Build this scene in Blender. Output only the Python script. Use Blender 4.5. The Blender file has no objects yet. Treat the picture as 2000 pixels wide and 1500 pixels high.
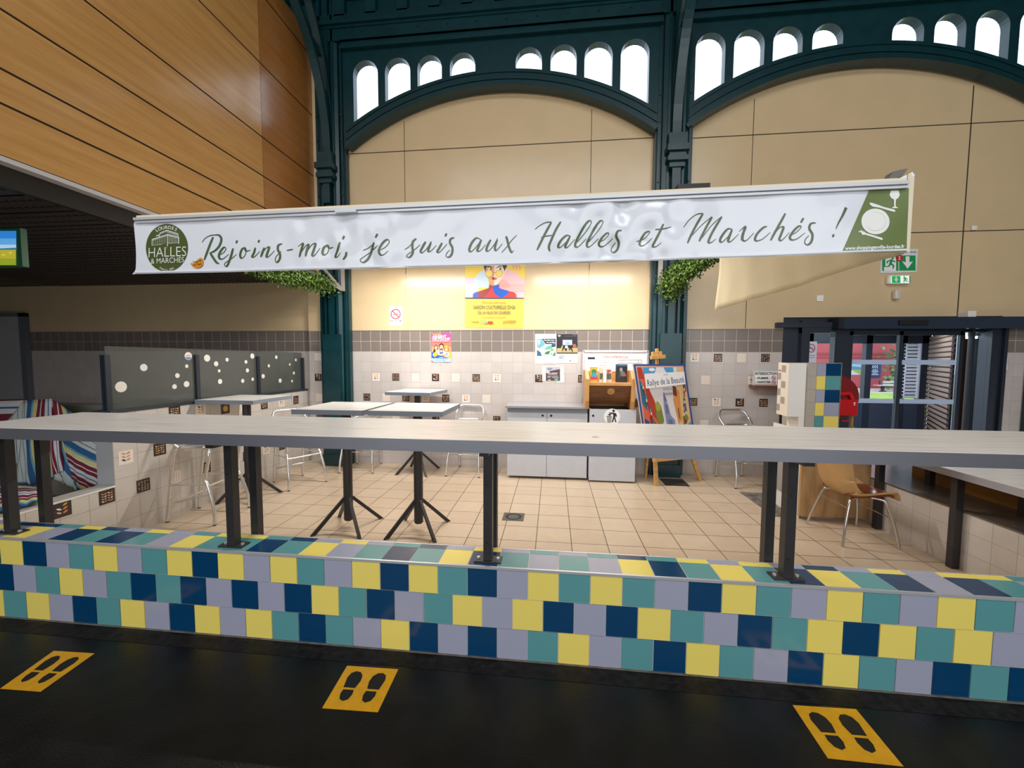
import bpy, bmesh, math, random
from mathutils import Vector, Matrix
random.seed(7)
S = bpy.context.scene
C = S.collection
PI = math.pi
# ------------------------------------------------------------------ camera, world, lights, exposure
FPX, YAW, PITCH, ROLL = 760.485, 0.1048006, -0.0597578, 0.0042498
CAM = Vector((3.11158, -1.83757, 1.63214))
def _axes():
    cy, sy, cp, sp, cr, sr = math.cos(YAW), math.sin(YAW), math.cos(PITCH), math.sin(PITCH), math.cos(ROLL), math.sin(ROLL)
    w = Vector((-sy*cp, cy*cp, sp)); r = Vector((cy, sy, 0)); u = r.cross(w)
    return cr*r + sr*u, cr*u - sr*r, w
RX, UP, FW = _axes()
cd = bpy.data.cameras.new('camera'); cam = bpy.data.objects.new('camera', cd); C.objects.link(cam)
cd.sensor_fit = 'HORIZONTAL'; cd.sensor_width = 36; cd.lens = 36*FPX/2000; cd.clip_start = .02; cd.clip_end = 300
M3 = Matrix((RX, UP, -FW)).transposed(); cam.matrix_world = Matrix.Translation(CAM) @ M3.to_4x4()
S.camera = cam
S.view_settings.view_transform = 'Standard'; S.view_settings.look = 'None'
S.view_settings.gamma = 1; S.view_settings.use_curve_mapping = False
S.view_settings.exposure = 0.0
W = bpy.data.worlds.new('daylight'); S.world = W; W.use_nodes = True
bg = W.node_tree.nodes['Background']; bg.inputs[0].default_value = (.93, .97, 1, 1); bg.inputs[1].default_value = 2.6
def area(name, loc, rot, sx, sy, power, col):
    l = bpy.data.lights.new(name, 'AREA'); l.shape = 'RECTANGLE'; l.size = sx; l.size_y = sy; l.energy = power; l.color = col
    o = bpy.data.objects.new(name, l); C.objects.link(o); o.location = loc; o.rotation_euler = rot; return o
# lamp standing in for daylight from the hall roof, and the tube lamps hung behind the banner
area('hall_skylight', (3.4, -4.6, 8.1), (math.radians(25), 0, 0), 10, 3.2, 570, (.96, .98, 1))
area('front_fill_lamp', (4.0, -8.7, 3.6), (math.radians(90), 0, 0), 14, 4.5, 560, (.97, .98, 1))  # frontal fill added to brighten the low wall, no glazing stands there
WARM = (1, .96, .91)
TUBES = [(.45, 1.66), (2.78, 4.40)]
for a, b in TUBES:
    area('tube_light', ((a+b)/2, 3.0, 3.03), (0, 0, 0), b-a, .05, 64, WARM)
def ray(px, py): return FW + RX*((px-1000)/FPX) - UP*((py-750)/FPX)
def onY(px, py, Y): d = ray(px, py); return CAM + d*((Y-CAM.y)/d.y)
def onX(px, py, X): d = ray(px, py); return CAM + d*((X-CAM.x)/d.x)
def onZ(px, py, Z): d = ray(px, py); return CAM + d*((Z-CAM.z)/d.z)
# ------------------------------------------------------------------ materials
def lin(c): return c/12.92 if c <= .04045 else ((c+.055)/1.055)**2.4
def rgb(h):
    if isinstance(h, str): h = [int(h[i:i+2], 16) for i in (0, 2, 4)]
    return tuple(lin(v/255) for v in h)+(1,)
MATS = {}
def mat(name, col, rough=.5, metal=0, noise=0, nscale=20, bump=0, bscale=60, spec=.5, emit=0, coat=0):
    if name in MATS: return MATS[name]
    m = bpy.data.materials.new(name); m.use_nodes = True; MATS[name] = m
    nt = m.node_tree; b = nt.nodes['Principled BSDF']
    c = rgb(col); b.inputs['Base Color'].default_value = c
    b.inputs['Roughness'].default_value = rough; b.inputs['Metallic'].default_value = metal
    b.inputs['Specular IOR Level'].default_value = spec; b.inputs['Coat Weight'].default_value = coat
    m.diffuse_color = c
    if emit: b.inputs['Emission Color'].default_value = c; b.inputs['Emission Strength'].default_value = emit
    if noise:
        g = nt.nodes.new('ShaderNodeNewGeometry'); n = nt.nodes.new('ShaderNodeTexNoise'); n.inputs['Scale'].default_value = nscale; n.inputs['Detail'].default_value = 5
        nt.links.new(g.outputs['Position'], n.inputs['Vector'])
        r = nt.nodes.new('ShaderNodeMapRange'); r.inputs[1].default_value = .3; r.inputs[2].default_value = .7; r.inputs[3].default_value = 1-noise; r.inputs[4].default_value = 1+noise
        nt.links.new(n.outputs[0], r.inputs[0])
        x = nt.nodes.new('ShaderNodeVectorMath'); x.operation = 'SCALE'; x.inputs[0].default_value = c[:3]
        nt.links.new(r.outputs[0], x.inputs['Scale']); nt.links.new(x.outputs[0], b.inputs['Base Color'])
    if bump:
        g = nt.nodes.new('ShaderNodeNewGeometry'); n = nt.nodes.new('ShaderNodeTexNoise'); n.inputs['Scale'].default_value = bscale; n.inputs['Detail'].default_value = 4
        nt.links.new(g.outputs['Position'], n.inputs['Vector'])
        p = nt.nodes.new('ShaderNodeBump'); p.inputs['Strength'].default_value = bump; p.inputs['Distance'].default_value = .01
        nt.links.new(n.outputs[0], p.inputs['Height']); nt.links.new(p.outputs[0], b.inputs['Normal'])
    return m
def tile_mat(name, col, col2, grout, w, h, ox=0, oy=0, mortar=.0022, rough=.25, dirt=.0):
    m = bpy.data.materials.new(name); m.use_nodes = True; MATS[name] = m
    nt = m.node_tree; b = nt.nodes['Principled BSDF']; b.inputs['Roughness'].default_value = rough
    uv = nt.nodes.new('ShaderNodeUVMap'); mp = nt.nodes.new('ShaderNodeMapping'); mp.inputs['Location'].default_value = (-ox, -oy, 0)
    br = nt.nodes.new('ShaderNodeTexBrick'); br.offset = 0; br.squash = 1
    br.inputs['Color1'].default_value = rgb(col); br.inputs['Color2'].default_value = rgb(col2); br.inputs['Mortar'].default_value = rgb(grout)
    br.inputs['Scale'].default_value = 1; br.inputs['Mortar Size'].default_value = mortar; br.inputs['Brick Width'].default_value = w; br.inputs['Row Height'].default_value = h
    br.inputs['Mortar Smooth'].default_value = .1; br.inputs['Bias'].default_value = 0
    nt.links.new(uv.outputs[0], mp.inputs[0]); nt.links.new(mp.outputs[0], br.inputs['Vector'])
    last = br.outputs['Color']
    if dirt:
        n = nt.nodes.new('ShaderNodeTexNoise'); n.inputs['Scale'].default_value = 6; n.inputs['Detail'].default_value = 8; n.inputs['Roughness'].default_value = .65
        nt.links.new(mp.outputs[0], n.inputs['Vector'])
        r = nt.nodes.new('ShaderNodeMapRange'); r.inputs[1].default_value = .3; r.inputs[2].default_value = .7; r.inputs[3].default_value = 1-dirt; r.inputs[4].default_value = 1
        nt.links.new(n.outputs[0], r.inputs[0])
        x = nt.nodes.new('ShaderNodeVectorMath'); x.operation = 'SCALE'; nt.links.new(last, x.inputs[0]); nt.links.new(r.outputs[0], x.inputs['Scale']); last = x.outputs[0]
    nt.links.new(last, b.inputs['Base Color'])
    bp = nt.nodes.new('ShaderNodeBump'); bp.inputs['Strength'].default_value = .35; bp.inputs['Distance'].default_value = .003; bp.invert = True
    nt.links.new(br.outputs['Fac'], bp.inputs['Height']); nt.links.new(bp.outputs[0], b.inputs['Normal'])
    return m
def grain_mat(name, c1, c2, sx, sy, rough=.45, coat=0, plank=None, contrast=(.3, .7), spec=.5):
    """wood grain stretched along U; plank=(length, height, dark seam colour)"""
    m = bpy.data.materials.new(name); m.use_nodes = True; MATS[name] = m
    nt = m.node_tree; b = nt.nodes['Principled BSDF']; b.inputs['Roughness'].default_value = rough; b.inputs['Coat Weight'].default_value = coat; b.inputs['Coat Roughness'].default_value = .16; b.inputs['Specular IOR Level'].default_value = spec
    uv = nt.nodes.new('ShaderNodeUVMap'); mp = nt.nodes.new('ShaderNodeMapping'); mp.inputs['Scale'].default_value = (sx, sy, 1)
    n = nt.nodes.new('ShaderNodeTexNoise'); n.inputs['Scale'].default_value = 1; n.inputs['Detail'].default_value = 7; n.inputs['Roughness'].default_value = .6
    nt.links.new(uv.outputs[0], mp.inputs[0]); nt.links.new(mp.outputs[0], n.inputs['Vector'])
    r = nt.nodes.new('ShaderNodeValToRGB'); r.color_ramp.elements[0].position = contrast[0]; r.color_ramp.elements[1].position = contrast[1]
    r.color_ramp.elements[0].color = rgb(c1); r.color_ramp.elements[1].color = rgb(c2)
    nt.links.new(n.outputs[0], r.inputs[0])
    nt.links.new(r.outputs[0], b.inputs['Base Color'])
    return m
# ------------------------------------------------------------------ mesh builder
class MB:
    def __init__(s): s.v = []; s.f = []; s.m = []; s.sm = []; s.uv = []; s.mats = []
    def mi(s, m):
        if m not in s.mats: s.mats.append(m)
        return s.mats.index(m)
    def face(s, pts, m, uv=None, smooth=False):
        i = len(s.v); s.v += [Vector(p) for p in pts]; s.f.append(list(range(i, i+len(pts)))); s.m.append(s.mi(m)); s.sm.append(smooth); s.uv.append(uv)
    def raw(s, vs, fs, m, smooth=False, uvs=None):
        i = len(s.v); s.v += [Vector(p) for p in vs]; k = s.mi(m)
        for j, f in enumerate(fs):
            s.f.append([i+a for a in f]); s.m.append(k); s.sm.append(smooth); s.uv.append(uvs[j] if uvs else None)
    def box(s, a, b, m, M=None, uvs=1):
        x0, y0, z0 = (min(a[i], b[i]) for i in range(3)); x1, y1, z1 = (max(a[i], b[i]) for i in range(3))
        P = [(x0,y0,z0),(x1,y0,z0),(x1,y1,z0),(x0,y1,z0),(x0,y0,z1),(x1,y0,z1),(x1,y1,z1),(x0,y1,z1)]
        F = [(0,3,2,1),(4,5,6,7),(0,1,5,4),(1,2,6,5),(2,3,7,6),(3,0,4,7)]
        A = [(0,1),(0,1),(0,2),(1,2),(0,2),(1,2)]
        U = [[(P[i][A[k][0]], P[i][A[k][1]]) for i in f] for k, f in enumerate(F)]
        s.raw([M @ Vector(p) for p in P] if M else P, F, m, uvs=U)
    def obox(s, c, ax, ay, az, m):
        """box from centre and three half-axis vectors"""
        c = Vector(c); P = [c+ax*i+ay*j+az*k for k in (-1, 1) for j in (-1, 1) for i in (-1, 1)]
        lx, ly, lz = ax.length, ay.length, az.length
        F = [(0,2,3,1),(4,5,7,6),(0,1,5,4),(1,3,7,5),(3,2,6,7),(2,0,4,6)]
        L = [(lx*i, ly*j, lz*k) for k in (-1, 1) for j in (-1, 1) for i in (-1, 1)]
        A = [(0,1),(0,1),(0,2),(1,2),(0,2),(1,2)]
        s.raw(P, F, m, uvs=[[(L[i][A[k][0]], L[i][A[k][1]]) for i in f] for k, f in enumerate(F)])
    def bar(s, p, q, w, h, m, up=(0, 0, 1)):
        p, q = Vector(p), Vector(q); d = (q-p); az = d/2; dn = d.normalized(); u = Vector(up)
        if abs(dn.dot(u)) > .95: u = Vector((0, 1, 0))
        a = dn.cross(u).normalized(); b = a.cross(dn).normalized()
        s.obox((p+q)/2, a*(w/2), b*(h/2), az, m)
    def tube(s, pts, r, m, seg=10, closed=False, caps=True):
        pts = [Vector(p) for p in pts]; n = len(pts); rs = r if isinstance(r, (list, tuple)) else [r]*n
        t = []
        for i in range(n):
            a = pts[(i-1) % n] if closed or i > 0 else pts[i]; b = pts[(i+1) % n] if closed or i < n-1 else pts[i]
            t.append((b-a).normalized())
        u = Vector((0, 0, 1)) if abs(t[0].z) < .9 else Vector((1, 0, 0))
        u = (u - t[0]*u.dot(t[0])).normalized(); V = []
        for i in range(n):
            u = (u - t[i]*u.dot(t[i])).normalized(); w = t[i].cross(u)
            for k in range(seg):
                a = 2*PI*k/seg; V.append(pts[i]+(u*math.cos(a)+w*math.sin(a))*rs[i])
        F = []
        for i in range(n if closed else n-1):
            j = (i+1) % n
            for k in range(seg): F.append((i*seg+k, i*seg+(k+1) % seg, j*seg+(k+1) % seg, j*seg+k))
        s.raw(V, F, m, smooth=True)
        if caps and not closed:
            s.face(V[:seg][::-1], m); s.face(V[-seg:], m)
    def cyl(s, p, q, r, m, seg=20, r2=None): s.tube([p, q], [r, r if r2 is None else r2], m, seg)
    def disc(s, c, r, nrm, m, seg=28, ry=None):
        n = Vector(nrm).normalized(); u = Vector((0, 0, 1)) if abs(n.z) < .9 else Vector((0, 1, 0)); a = u.cross(n).normalized(); b = n.cross(a)
        s.face([Vector(c)+a*(r*math.cos(2*PI*k/seg))+b*((ry or r)*math.sin(2*PI*k/seg)) for k in range(seg)], m)
    def prism(s, poly, z0, z1, m, f=lambda x, y, z: (x, y, z), caps=True):
        n = len(poly); V = [f(x, y, z0) for x, y in poly]+[f(x, y, z1) for x, y in poly]
        s.raw(V, [(i, (i+1) % n, n+(i+1) % n, n+i) for i in range(n)], m)
        if caps: s.face(V[:n][::-1], m); s.face(V[n:], m)
    def grid(s, P, m, smooth=True, uv=None):
        """P: rows of points"""
        R, K = len(P), len(P[0]); V = [p for r in P for p in r]; F = []; U = []
        for i in range(R-1):
            for j in range(K-1):
                q = (i*K+j, i*K+j+1, (i+1)*K+j+1, (i+1)*K+j); F.append(q)
                if uv: U.append([uv(a // K/(R-1), a % K/(K-1)) for a in q])
        s.raw(V, F, m, smooth, U if uv else None)
    def build(s, name, parent=None, origin=None, bevel=0, solid=0, merge=False):
        me = bpy.data.meshes.new(name)
        if origin is None:
            if parent is not None: origin = world(parent)
            else:
                lo = [min(v[i] for v in s.v) for i in range(3)]; hi = [max(v[i] for v in s.v) for i in range(3)]
                origin = Vector(((lo[0]+hi[0])/2, (lo[1]+hi[1])/2, lo[2]))
        origin = Vector(origin)
        me.from_pydata([v-origin for v in s.v], [], s.f)
        for m in s.mats: me.materials.append(m)
        me.polygons.foreach_set('material_index', s.m); me.polygons.foreach_set('use_smooth', s.sm)
        if any(u is not None for u in s.uv):
            L = me.uv_layers.new(name='UVMap').data; k = 0
            for f, u in zip(s.f, s.uv):
                for j in range(len(f)): L[k].uv = u[j] if u is not None else (0, 0); k += 1
        me.update()
        if merge:
            b = bmesh.new(); b.from_mesh(me); bmesh.ops.remove_doubles(b, verts=b.verts, dist=1e-5); b.to_mesh(me); b.free()
        o = bpy.data.objects.new(name, me); C.objects.link(o)
        if parent is not None: o.parent = parent; o.location = origin-world(parent)
        else: o.location = origin
        if bevel:
            d = o.modifiers.new('bevel', 'BEVEL'); d.width = bevel; d.segments = 2; d.limit_method = 'ANGLE'; d.angle_limit = math.radians(50)
        if solid:
            d = o.modifiers.new('thickness', 'SOLIDIFY'); d.thickness = solid; d.offset = -1
        return o
def world(o):
    v = Vector(o.location)
    while o.parent is not None: o = o.parent; v += Vector(o.location)
    return v
def tag(o, label=None, cat=None, group=None, kind=None):
    if label: o['label'] = label
    if cat: o['category'] = cat
    if group: o['group'] = group
    if kind: o['kind'] = kind
    return o
def thing(name, loc, label, cat, group=None, rz=0):
    o = bpy.data.objects.new(name, None); C.objects.link(o); o.location = loc; o.rotation_euler = (0, 0, rz); o.empty_display_size = .1
    return tag(o, label, cat, group)
def struct(o): o['kind'] = 'structure'; return o
def dup(root, loc, rz, label, group=None):
    r = root.copy(); C.objects.link(r); r.location = loc; r.rotation_euler = (0, 0, rz); r['label'] = label
    if group: r['group'] = group
    for ch in list(root.children):
        c = ch.copy(); C.objects.link(c); c.parent = r
        for g in list(ch.children):
            d = g.copy(); C.objects.link(d); d.parent = c
    return r
def smooth_pts(P, n=6, closed=False):
    """Catmull-Rom through the points"""
    P = [Vector(p) for p in P]; out = []; N = len(P)
    for i in range(N if closed else N-1):
        a, b, c, d = (P[(i-1) % N] if closed or i > 0 else P[i]), P[i], P[(i+1) % N], (P[(i+2) % N] if closed or i+2 < N else P[(i+1) % N])
        for k in range(n):
            t = k/n; out.append(.5*((2*b)+(c-a)*t+(2*a-5*b+4*c-d)*t*t+(3*b-a-3*c+d)*t**3))
    if not closed: out.append(P[-1])
    return out
def fillet(P, r, n=4, closed=False):
    """round the corners of a 3-D polyline"""
    P = [Vector(p) for p in P]; N = len(P); out = []
    for i in range(N):
        if not closed and i in (0, N-1): out.append(P[i]); continue
        a, b, c = P[i-1], P[i], P[(i+1) % N]; d1 = (a-b); d2 = (c-b); q = min(r, d1.length*.48, d2.length*.48)
        p1 = b+d1.normalized()*q; p2 = b+d2.normalized()*q
        for k in range(n+1):
            t = k/n; out.append(p1*(1-t)**2+b*2*t*(1-t)+p2*t*t)
    return out
# text: built-in font turned into faces; T maps (x, y) in metres to space
_TXT = {}
def text(mb, s, f, m, size=1, bold=0, align='CENTER', sx=1, space=1, shear=0):
    cu = bpy.data.curves.new('lettering', 'FONT'); cu.body = s; cu.size = size; cu.align_x = align; cu.offset = bold*size; cu.space_character = space; cu.shear = shear; cu.resolution_u = 3
    o = bpy.data.objects.new('lettering', cu); C.objects.link(o)
    dg = bpy.context.evaluated_depsgraph_get(); me = bpy.data.meshes.new_from_object(o.evaluated_get(dg))
    mb.raw([f(v.co.x*sx, v.co.y) for v in me.vertices], [list(p.vertices) for p in me.polygons], m)
    bpy.data.objects.remove(o); bpy.data.curves.remove(cu); bpy.data.meshes.remove(me)
class Sheet:
    """a flat printed sheet on a plane: pixel readings of the photograph become points on it"""
    def __init__(s, mb, un, nrm):
        s.mb, s.un, s.n, s.k = mb, un, Vector(nrm), 1
    def P(s, x, y): return s.un(x, y)+s.n*(.0004*s.k)
    def poly(s, pts, m): s.k += 1; s.mb.face([s.P(*p) for p in pts], m)
    def rect(s, x0, y0, x1, y1, m): s.poly([(x0, y0), (x0, y1), (x1, y1), (x1, y0)], m)
    def oval(s, x, y, rx, ry, m, n=24, a0=0, a1=2*PI): s.poly([(x+rx*math.cos(a0+(a1-a0)*k/n), y+ry*math.sin(a0+(a1-a0)*k/n)) for k in range(n if a1-a0 > 6.2 else n+1)], m)
    def ring(s, x, y, rx, ry, w, m, n=28):
        s.k += 1
        for k in range(n):
            a, b = 2*PI*k/n, 2*PI*(k+1)/n
            s.mb.face([s.P(x+q*rx*math.cos(t), y+q*ry*math.sin(t)) for q, t in ((1, a), (1, b), (1-w, b), (1-w, a))], m)
    def line(s, x0, y0, x1, y1, w, m):
        dx, dy = x1-x0, y1-y0; L = math.hypot(dx, dy); a, b = -dy/L*w/2, dx/L*w/2
        s.poly([(x0+a, y0+b), (x1+a, y1+b), (x1-a, y1-b), (x0-a, y0-b)], m)
    def text(s, t, x, y, h, m, bold=0, align='CENTER', slope=0, width=None, sx=1, space=1, shear=0):
        """baseline at pixel (x, y), capitals h pixels high; width squeezes the line to that many pixels"""
        s.k += 1; size = h/.7
        if width:
            tmp = MB(); text(tmp, t, lambda a, b: (a, b, 0), m, size, bold, 'LEFT', 1, space, shear)
            w = max(v.x for v in tmp.v)-min(v.x for v in tmp.v); sx = width/w
        text(s.mb, t, lambda a, b: s.P(x+a, y-b+slope*a), m, size, bold, align, sx, space, shear)
# ------------------------------------------------------------------ palette
beige = mat('beige_paint', 'd6be96', .22, noise=.03, nscale=3, bump=.03, bscale=40)
beige_b = beige
seam = mat('panel_joint', '3a3026', .8)
grout_w = mat('tile_grout', 'c8c4c0', .8)
green_iron = mat('green_iron_paint', '0a343a', .3, noise=.18, nscale=7, bump=.04, bscale=25)
black_steel = mat('black_steel', '2c2a2b', .42, noise=.1, nscale=12)
dark_frame = mat('anthracite_frame', '262d38', .35)
alu = mat('brushed_aluminium', 'e2e2e0', .24, .9)
alu_dull = mat('dull_aluminium', 'c9ccd0', .4, .6)
white_paint = mat('white_paint', 'eceae4', .4)
black = mat('black', '101012', .5)
glass = bpy.data.materials.new('clear_glass'); glass.use_nodes = True
_n = glass.node_tree; _n.nodes.remove(_n.nodes['Principled BSDF']); _t = _n.nodes.new('ShaderNodeBsdfTransparent'); _t.inputs[0].default_value = (.86, .92, .98, 1)
_g = _n.nodes.new('ShaderNodeBsdfGlossy'); _g.inputs[1].default_value = .03; _mx = _n.nodes.new('ShaderNodeMixShader'); _fr = _n.nodes.new('ShaderNodeFresnel'); _fr.inputs[0].default_value = 1.45
_gm = _n.nodes.new('ShaderNodeNewGeometry'); _mu = _n.nodes.new('ShaderNodeMath'); _mu.operation = 'SUBTRACT'; _mu.use_clamp = True; _n.links.new(_fr.outputs[0], _mu.inputs[0]); _n.links.new(_gm.outputs['Backfacing'], _mu.inputs[1]); _n.links.new(_mu.outputs[0], _mx.inputs[0]); _n.links.new(_t.outputs[0], _mx.inputs[1]); _n.links.new(_g.outputs[0], _mx.inputs[2]); _n.links.new(_mx.outputs[0], _n.nodes['Material Output'].inputs[0])
def tinted(name, col, mix):
    """a film on glass: partly clear, partly coloured"""
    m = bpy.data.materials.new(name); m.use_nodes = True; nt = m.node_tree; b = nt.nodes['Principled BSDF']
    b.inputs['Base Color'].default_value = rgb(col); b.inputs['Roughness'].default_value = .12
    t = nt.nodes.new('ShaderNodeBsdfTransparent'); x = nt.nodes.new('ShaderNodeMixShader'); x.inputs[0].default_value = mix
    nt.links.new(t.outputs[0], x.inputs[1]); nt.links.new(b.outputs[0], x.inputs[2]); nt.links.new(x.outputs[0], nt.nodes['Material Output'].inputs[0]); return m
# ------------------------------------------------------------------ floors
YB = 4.0
TX = .279-.159*20
floor_tile = tile_mat('beige_floor_tile', 'd4bea4', 'cdb69b', '5c4c3c', .317, .304, 2.975-.317*40, 1.602-.304*20, .0036, .28, .10)
mb = MB(); mb.box((-9, .19, -.06), (14, 4.0, 0), floor_tile)
struct(mb.build('floor'))
hall_rubber = mat('black_rubber_floor', '121011', .36, noise=.5, nscale=7, bump=.2, bscale=160, spec=.3)
mb = MB(); mb.box((-12, -9, .05), (18, 0, .148), hall_rubber)
struct(mb.build('floor_hall'))
# ------------------------------------------------------------------ back wall
light_tile = tile_mat('pale_grey_wall_tile', 'cdc5c0', 'c6bdb8', 'b0a8a4', .159, .159, TX, 1.766-.159*12, .0016, .2, .06)
dark_tile = tile_mat('dark_grey_wall_tile', '7b7069', '857a73', 'd0c6ba', .159, .1595, TX, 1.766-.1595*12, .0026, .22, .06)
XC = [2.255, 2.255+4.83]; RIN, ZC = 3.749, 1.738
def arch_z(x, xc, r=RIN): return ZC+math.sqrt(max(r*r-(x-xc)**2, 0))
DX0, DX1, DZ = 6.30, 9.02, 2.12            # the doorway
mb = MB()
for x0, x1 in ((-9, DX0), (DX1, 13)):
    mb.box((x0, YB, -.05), (x1, YB+.2, 1.766), light_tile); mb.box((x0, YB-.002, 1.766), (x1, YB+.2, 2.085), dark_tile)
    mb.box((x0, YB-.008, 2.083), (x1, YB+.2, 2.094), mat('tile_edge_trim', '8a7f76', .4))
for x0, x1, z0, z1 in ((-9, -.02, 2.094, 9), (-.02, DX0, 2.094, 4.7), (DX1, 13, 2.094, 4.7), (DX0, DX1, 2.25, 4.7), (4.5, 4.96, 4.7, 9), (9.3, 13, 4.7, 9)):
    mb.box((x0, YB, z0), (x1, YB+.2, z1), beige)
for xc in XC:
    N = 40
    for i in range(N):
        xa, xb = xc-2.26+4.52*i/N, xc-2.26+4.52*(i+1)/N
        mb.face([(xa, YB, 4.7), (xb, YB, 4.7), (xb, YB, arch_z(xb, xc)+.1), (xa, YB, arch_z(xa, xc)+.1)], beige)
        mb.face([(xb, YB+.2, 4.7), (xa, YB+.2, 4.7), (xa, YB+.2, arch_z(xa, xc)+.1), (xb, YB+.2, arch_z(xb, xc)+.1)], beige)
        mb.face([(xa, YB, arch_z(xa, xc)+.1), (xb, YB, arch_z(xb, xc)+.1), (xb, YB+.2, arch_z(xb, xc)+.1), (xa, YB+.2, arch_z(xa, xc)+.1)], beige)
# panel joints and their dark filler
for x, z0, z1 in ((.86, 2.1, 5.2), (3.62, 2.1, 5.2), (5.80, 2.1, 5.2), (8.47, 2.25, 5.2)):
    mb.box((x-.004 if x != 8.47 else x-.007, YB-.0015, max(z0, 2.95 if x < 4 else 0)), (x+.004 if x != 8.47 else x+.007, YB, z1), seam)
    if x < 4: mb.box((x-.003, YB-.0015, z0), (x+.003, YB, 2.95), mat('pale_joint', 'b9a27c', .6))  # lower stretch of the joint in a paler tone
for x0, x1, z in ((0, 4.5, 4.765), (5, 9.2, 4.73), (-.58, -.35, 4.72), (5, 9.3, 3.36)):
    mb.box((x0, YB-.0015, z-.006), (x1, YB, z+.006), seam)
# patterned tiles set into the plain ones
mo_w = mat('motif_cream', 'efe6da', .25); mo_d = mat('motif_brown', '3c2f2c', .25); mo_o = mat('motif_orange', 'd98a5f', .3); mo_y = mat('motif_ochre', 'd9a43c', .3); mo_k = mat('motif_slate', '343640', .3); mo_p = mat('motif_rose', 'd9a08c', .3); mo_t = mat('motif_tan', 'cfa98d', .3)
def leaf(f, x, y, dx, dy, w, m, mb):
    n = []
    L = math.hypot(dx, dy); px, py = -dy/L*w, dx/L*w
    for t, q in ((0, 0), (.25, .8), (.5, 1), (.75, .75), (1, 0), (.75, -.75), (.5, -1), (.25, -.8)): n.append(f(x+dx*t+px*q, y+dy*t+py*q))
    mb.face(n, m)
def motif(mb, kind, f0, s=.057, seed=0):
    """f0(u, v, lift) maps tile coordinates in metres onto the wall"""
    r = random.Random(seed); f = lambda u, v: f0(u, v, .0012); g = lambda u, v: f0(u, v, .0024)
    bgm = {'chev': mo_w, 'dash': mo_w, 'glyph': mo_d, 'leaf': mo_d, 'fern': mo_d, 'sun': mo_d}[kind]
    mb.face([f(-s, -s), f(s, -s), f(s, s), f(-s, s)], bgm)
    if kind in ('chev', 'leaf'):
        cols = [(mo_k, mo_o), (mo_y, mo_p), (mo_p, mo_o)] if kind == 'chev' else [(mo_w, mo_o), (mo_k, mo_y), (mo_t, mo_o)]
        for k in range(3):
            y = -.032+.03*k; a, b = cols[(k+seed) % 3]
            leaf(g, -.002, y, -.036, .018, .008, a, mb); leaf(g, .002, y, .036, .018, .008, b, mb)
    elif kind == 'sun':
        mb.face([g(.036*math.cos(a*PI/8), .036*math.sin(a*PI/8)) for a in range(16)], mo_y)
    else:
        fg = {'dash': mo_t, 'glyph': mo_t, 'fern': mo_o}[kind]
        if kind == 'fern':
            for i in range(2):
                for j in range(4):
                    x, y = -.024+.048*i, -.042+.022*j; c1, c2 = ((mo_w, mo_o), (mo_y, mo_t), (mo_o, mo_w), (mo_t, mo_y))[(j+i+seed) % 4]
                    leaf(g, x-.001, y, -.020, .013, .0048, c1, mb); leaf(g, x+.001, y, .020, .013, .0048, c2, mb)
            return
        for i in range(4):
            for j in range(5):
                x, y = -.039+.026*i, -.038+.019*j
                a = .010*(1 if i % 2 else -1)
                if kind == 'glyph':
                    if r.random() < .8: mb.face([g(x-.008, y-.003), g(x+.008, y-.003), g(x+.008, y+.003), g(x-.008, y+.003)], fg)
                    if r.random() < .6: mb.face([g(x-.002, y-.008), g(x+.003, y-.008), g(x+.003, y+.008), g(x-.002, y+.008)], fg)
                else: leaf(g, x-.008, y-a/2, .017, a, .0042, fg, mb)
T1 = lambda x, y: (600+x/2.857, 500+y/2.857)
T2 = lambda x, y: (1300+x/2.857, 500+y/2.857)
def snap(p):
    """centre of the wall tile that holds the point"""
    ix = math.floor((p.x-TX)/.159); iz = math.floor((p.z-1.766)/.159)
    return TX+(ix+.5)*.159, 1.766+(iz+.5)*.159
spots = [(T1(384, 677), 'chev'), (T1(494, 677), 'glyph'), (T1(604, 677), 'dash'), (T1(717, 677), 'leaf'), (T1(830, 677), 'dash'), (T1(944, 680), 'fern'), (T1(1060, 683), 'chev'), (T1(1293, 684), 'leaf'), (T1(1410, 684), 'dash'), (T1(1525, 686), 'fern'),
         (T1(330, 788), 'glyph'), (T1(438, 788), 'dash'), (T1(550, 792), 'fern'), (T1(667, 795), 'chev'), (T1(774, 794), 'fern'), (T1(886, 795), 'chev'), (T1(1003, 796), 'dash'), (T1(1060, 905), 'glyph'), (T1(718, 900), 'leaf'), (T1(496, 900), 'dash'),
         (T1(62, 563), 'dash'), (T1(62, 677), 'leaf'), (T1(70, 790), 'dash'), (T1(70, 900), 'glyph'),
         (T2(141, 565), 'chev'), (T2(273, 565), 'fern'), (T2(407, 565), 'dash'), (T2(539, 565), 'glyph'), (T2(200, 688), 'dash'), (T2(468, 690), 'chev'), (T2(140, 812), 'fern'), (T2(269, 810), 'chev'), (T2(398, 812), 'leaf'), (T2(532, 815), 'fern'), (T2(195, 930), 'dash')]
PIER_Y = 3.93
for k, (p, kd) in enumerate(spots):
    if k in (20, 21, 22, 23): continue
    x, z = snap(onY(p[0], p[1], YB))
    motif(mb, kd, lambda u, v, l, x=x, z=z: (x+u, YB-l, z+v), seed=k)
struct(mb.build('wall_back', origin=(0, YB, 0)))
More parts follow.
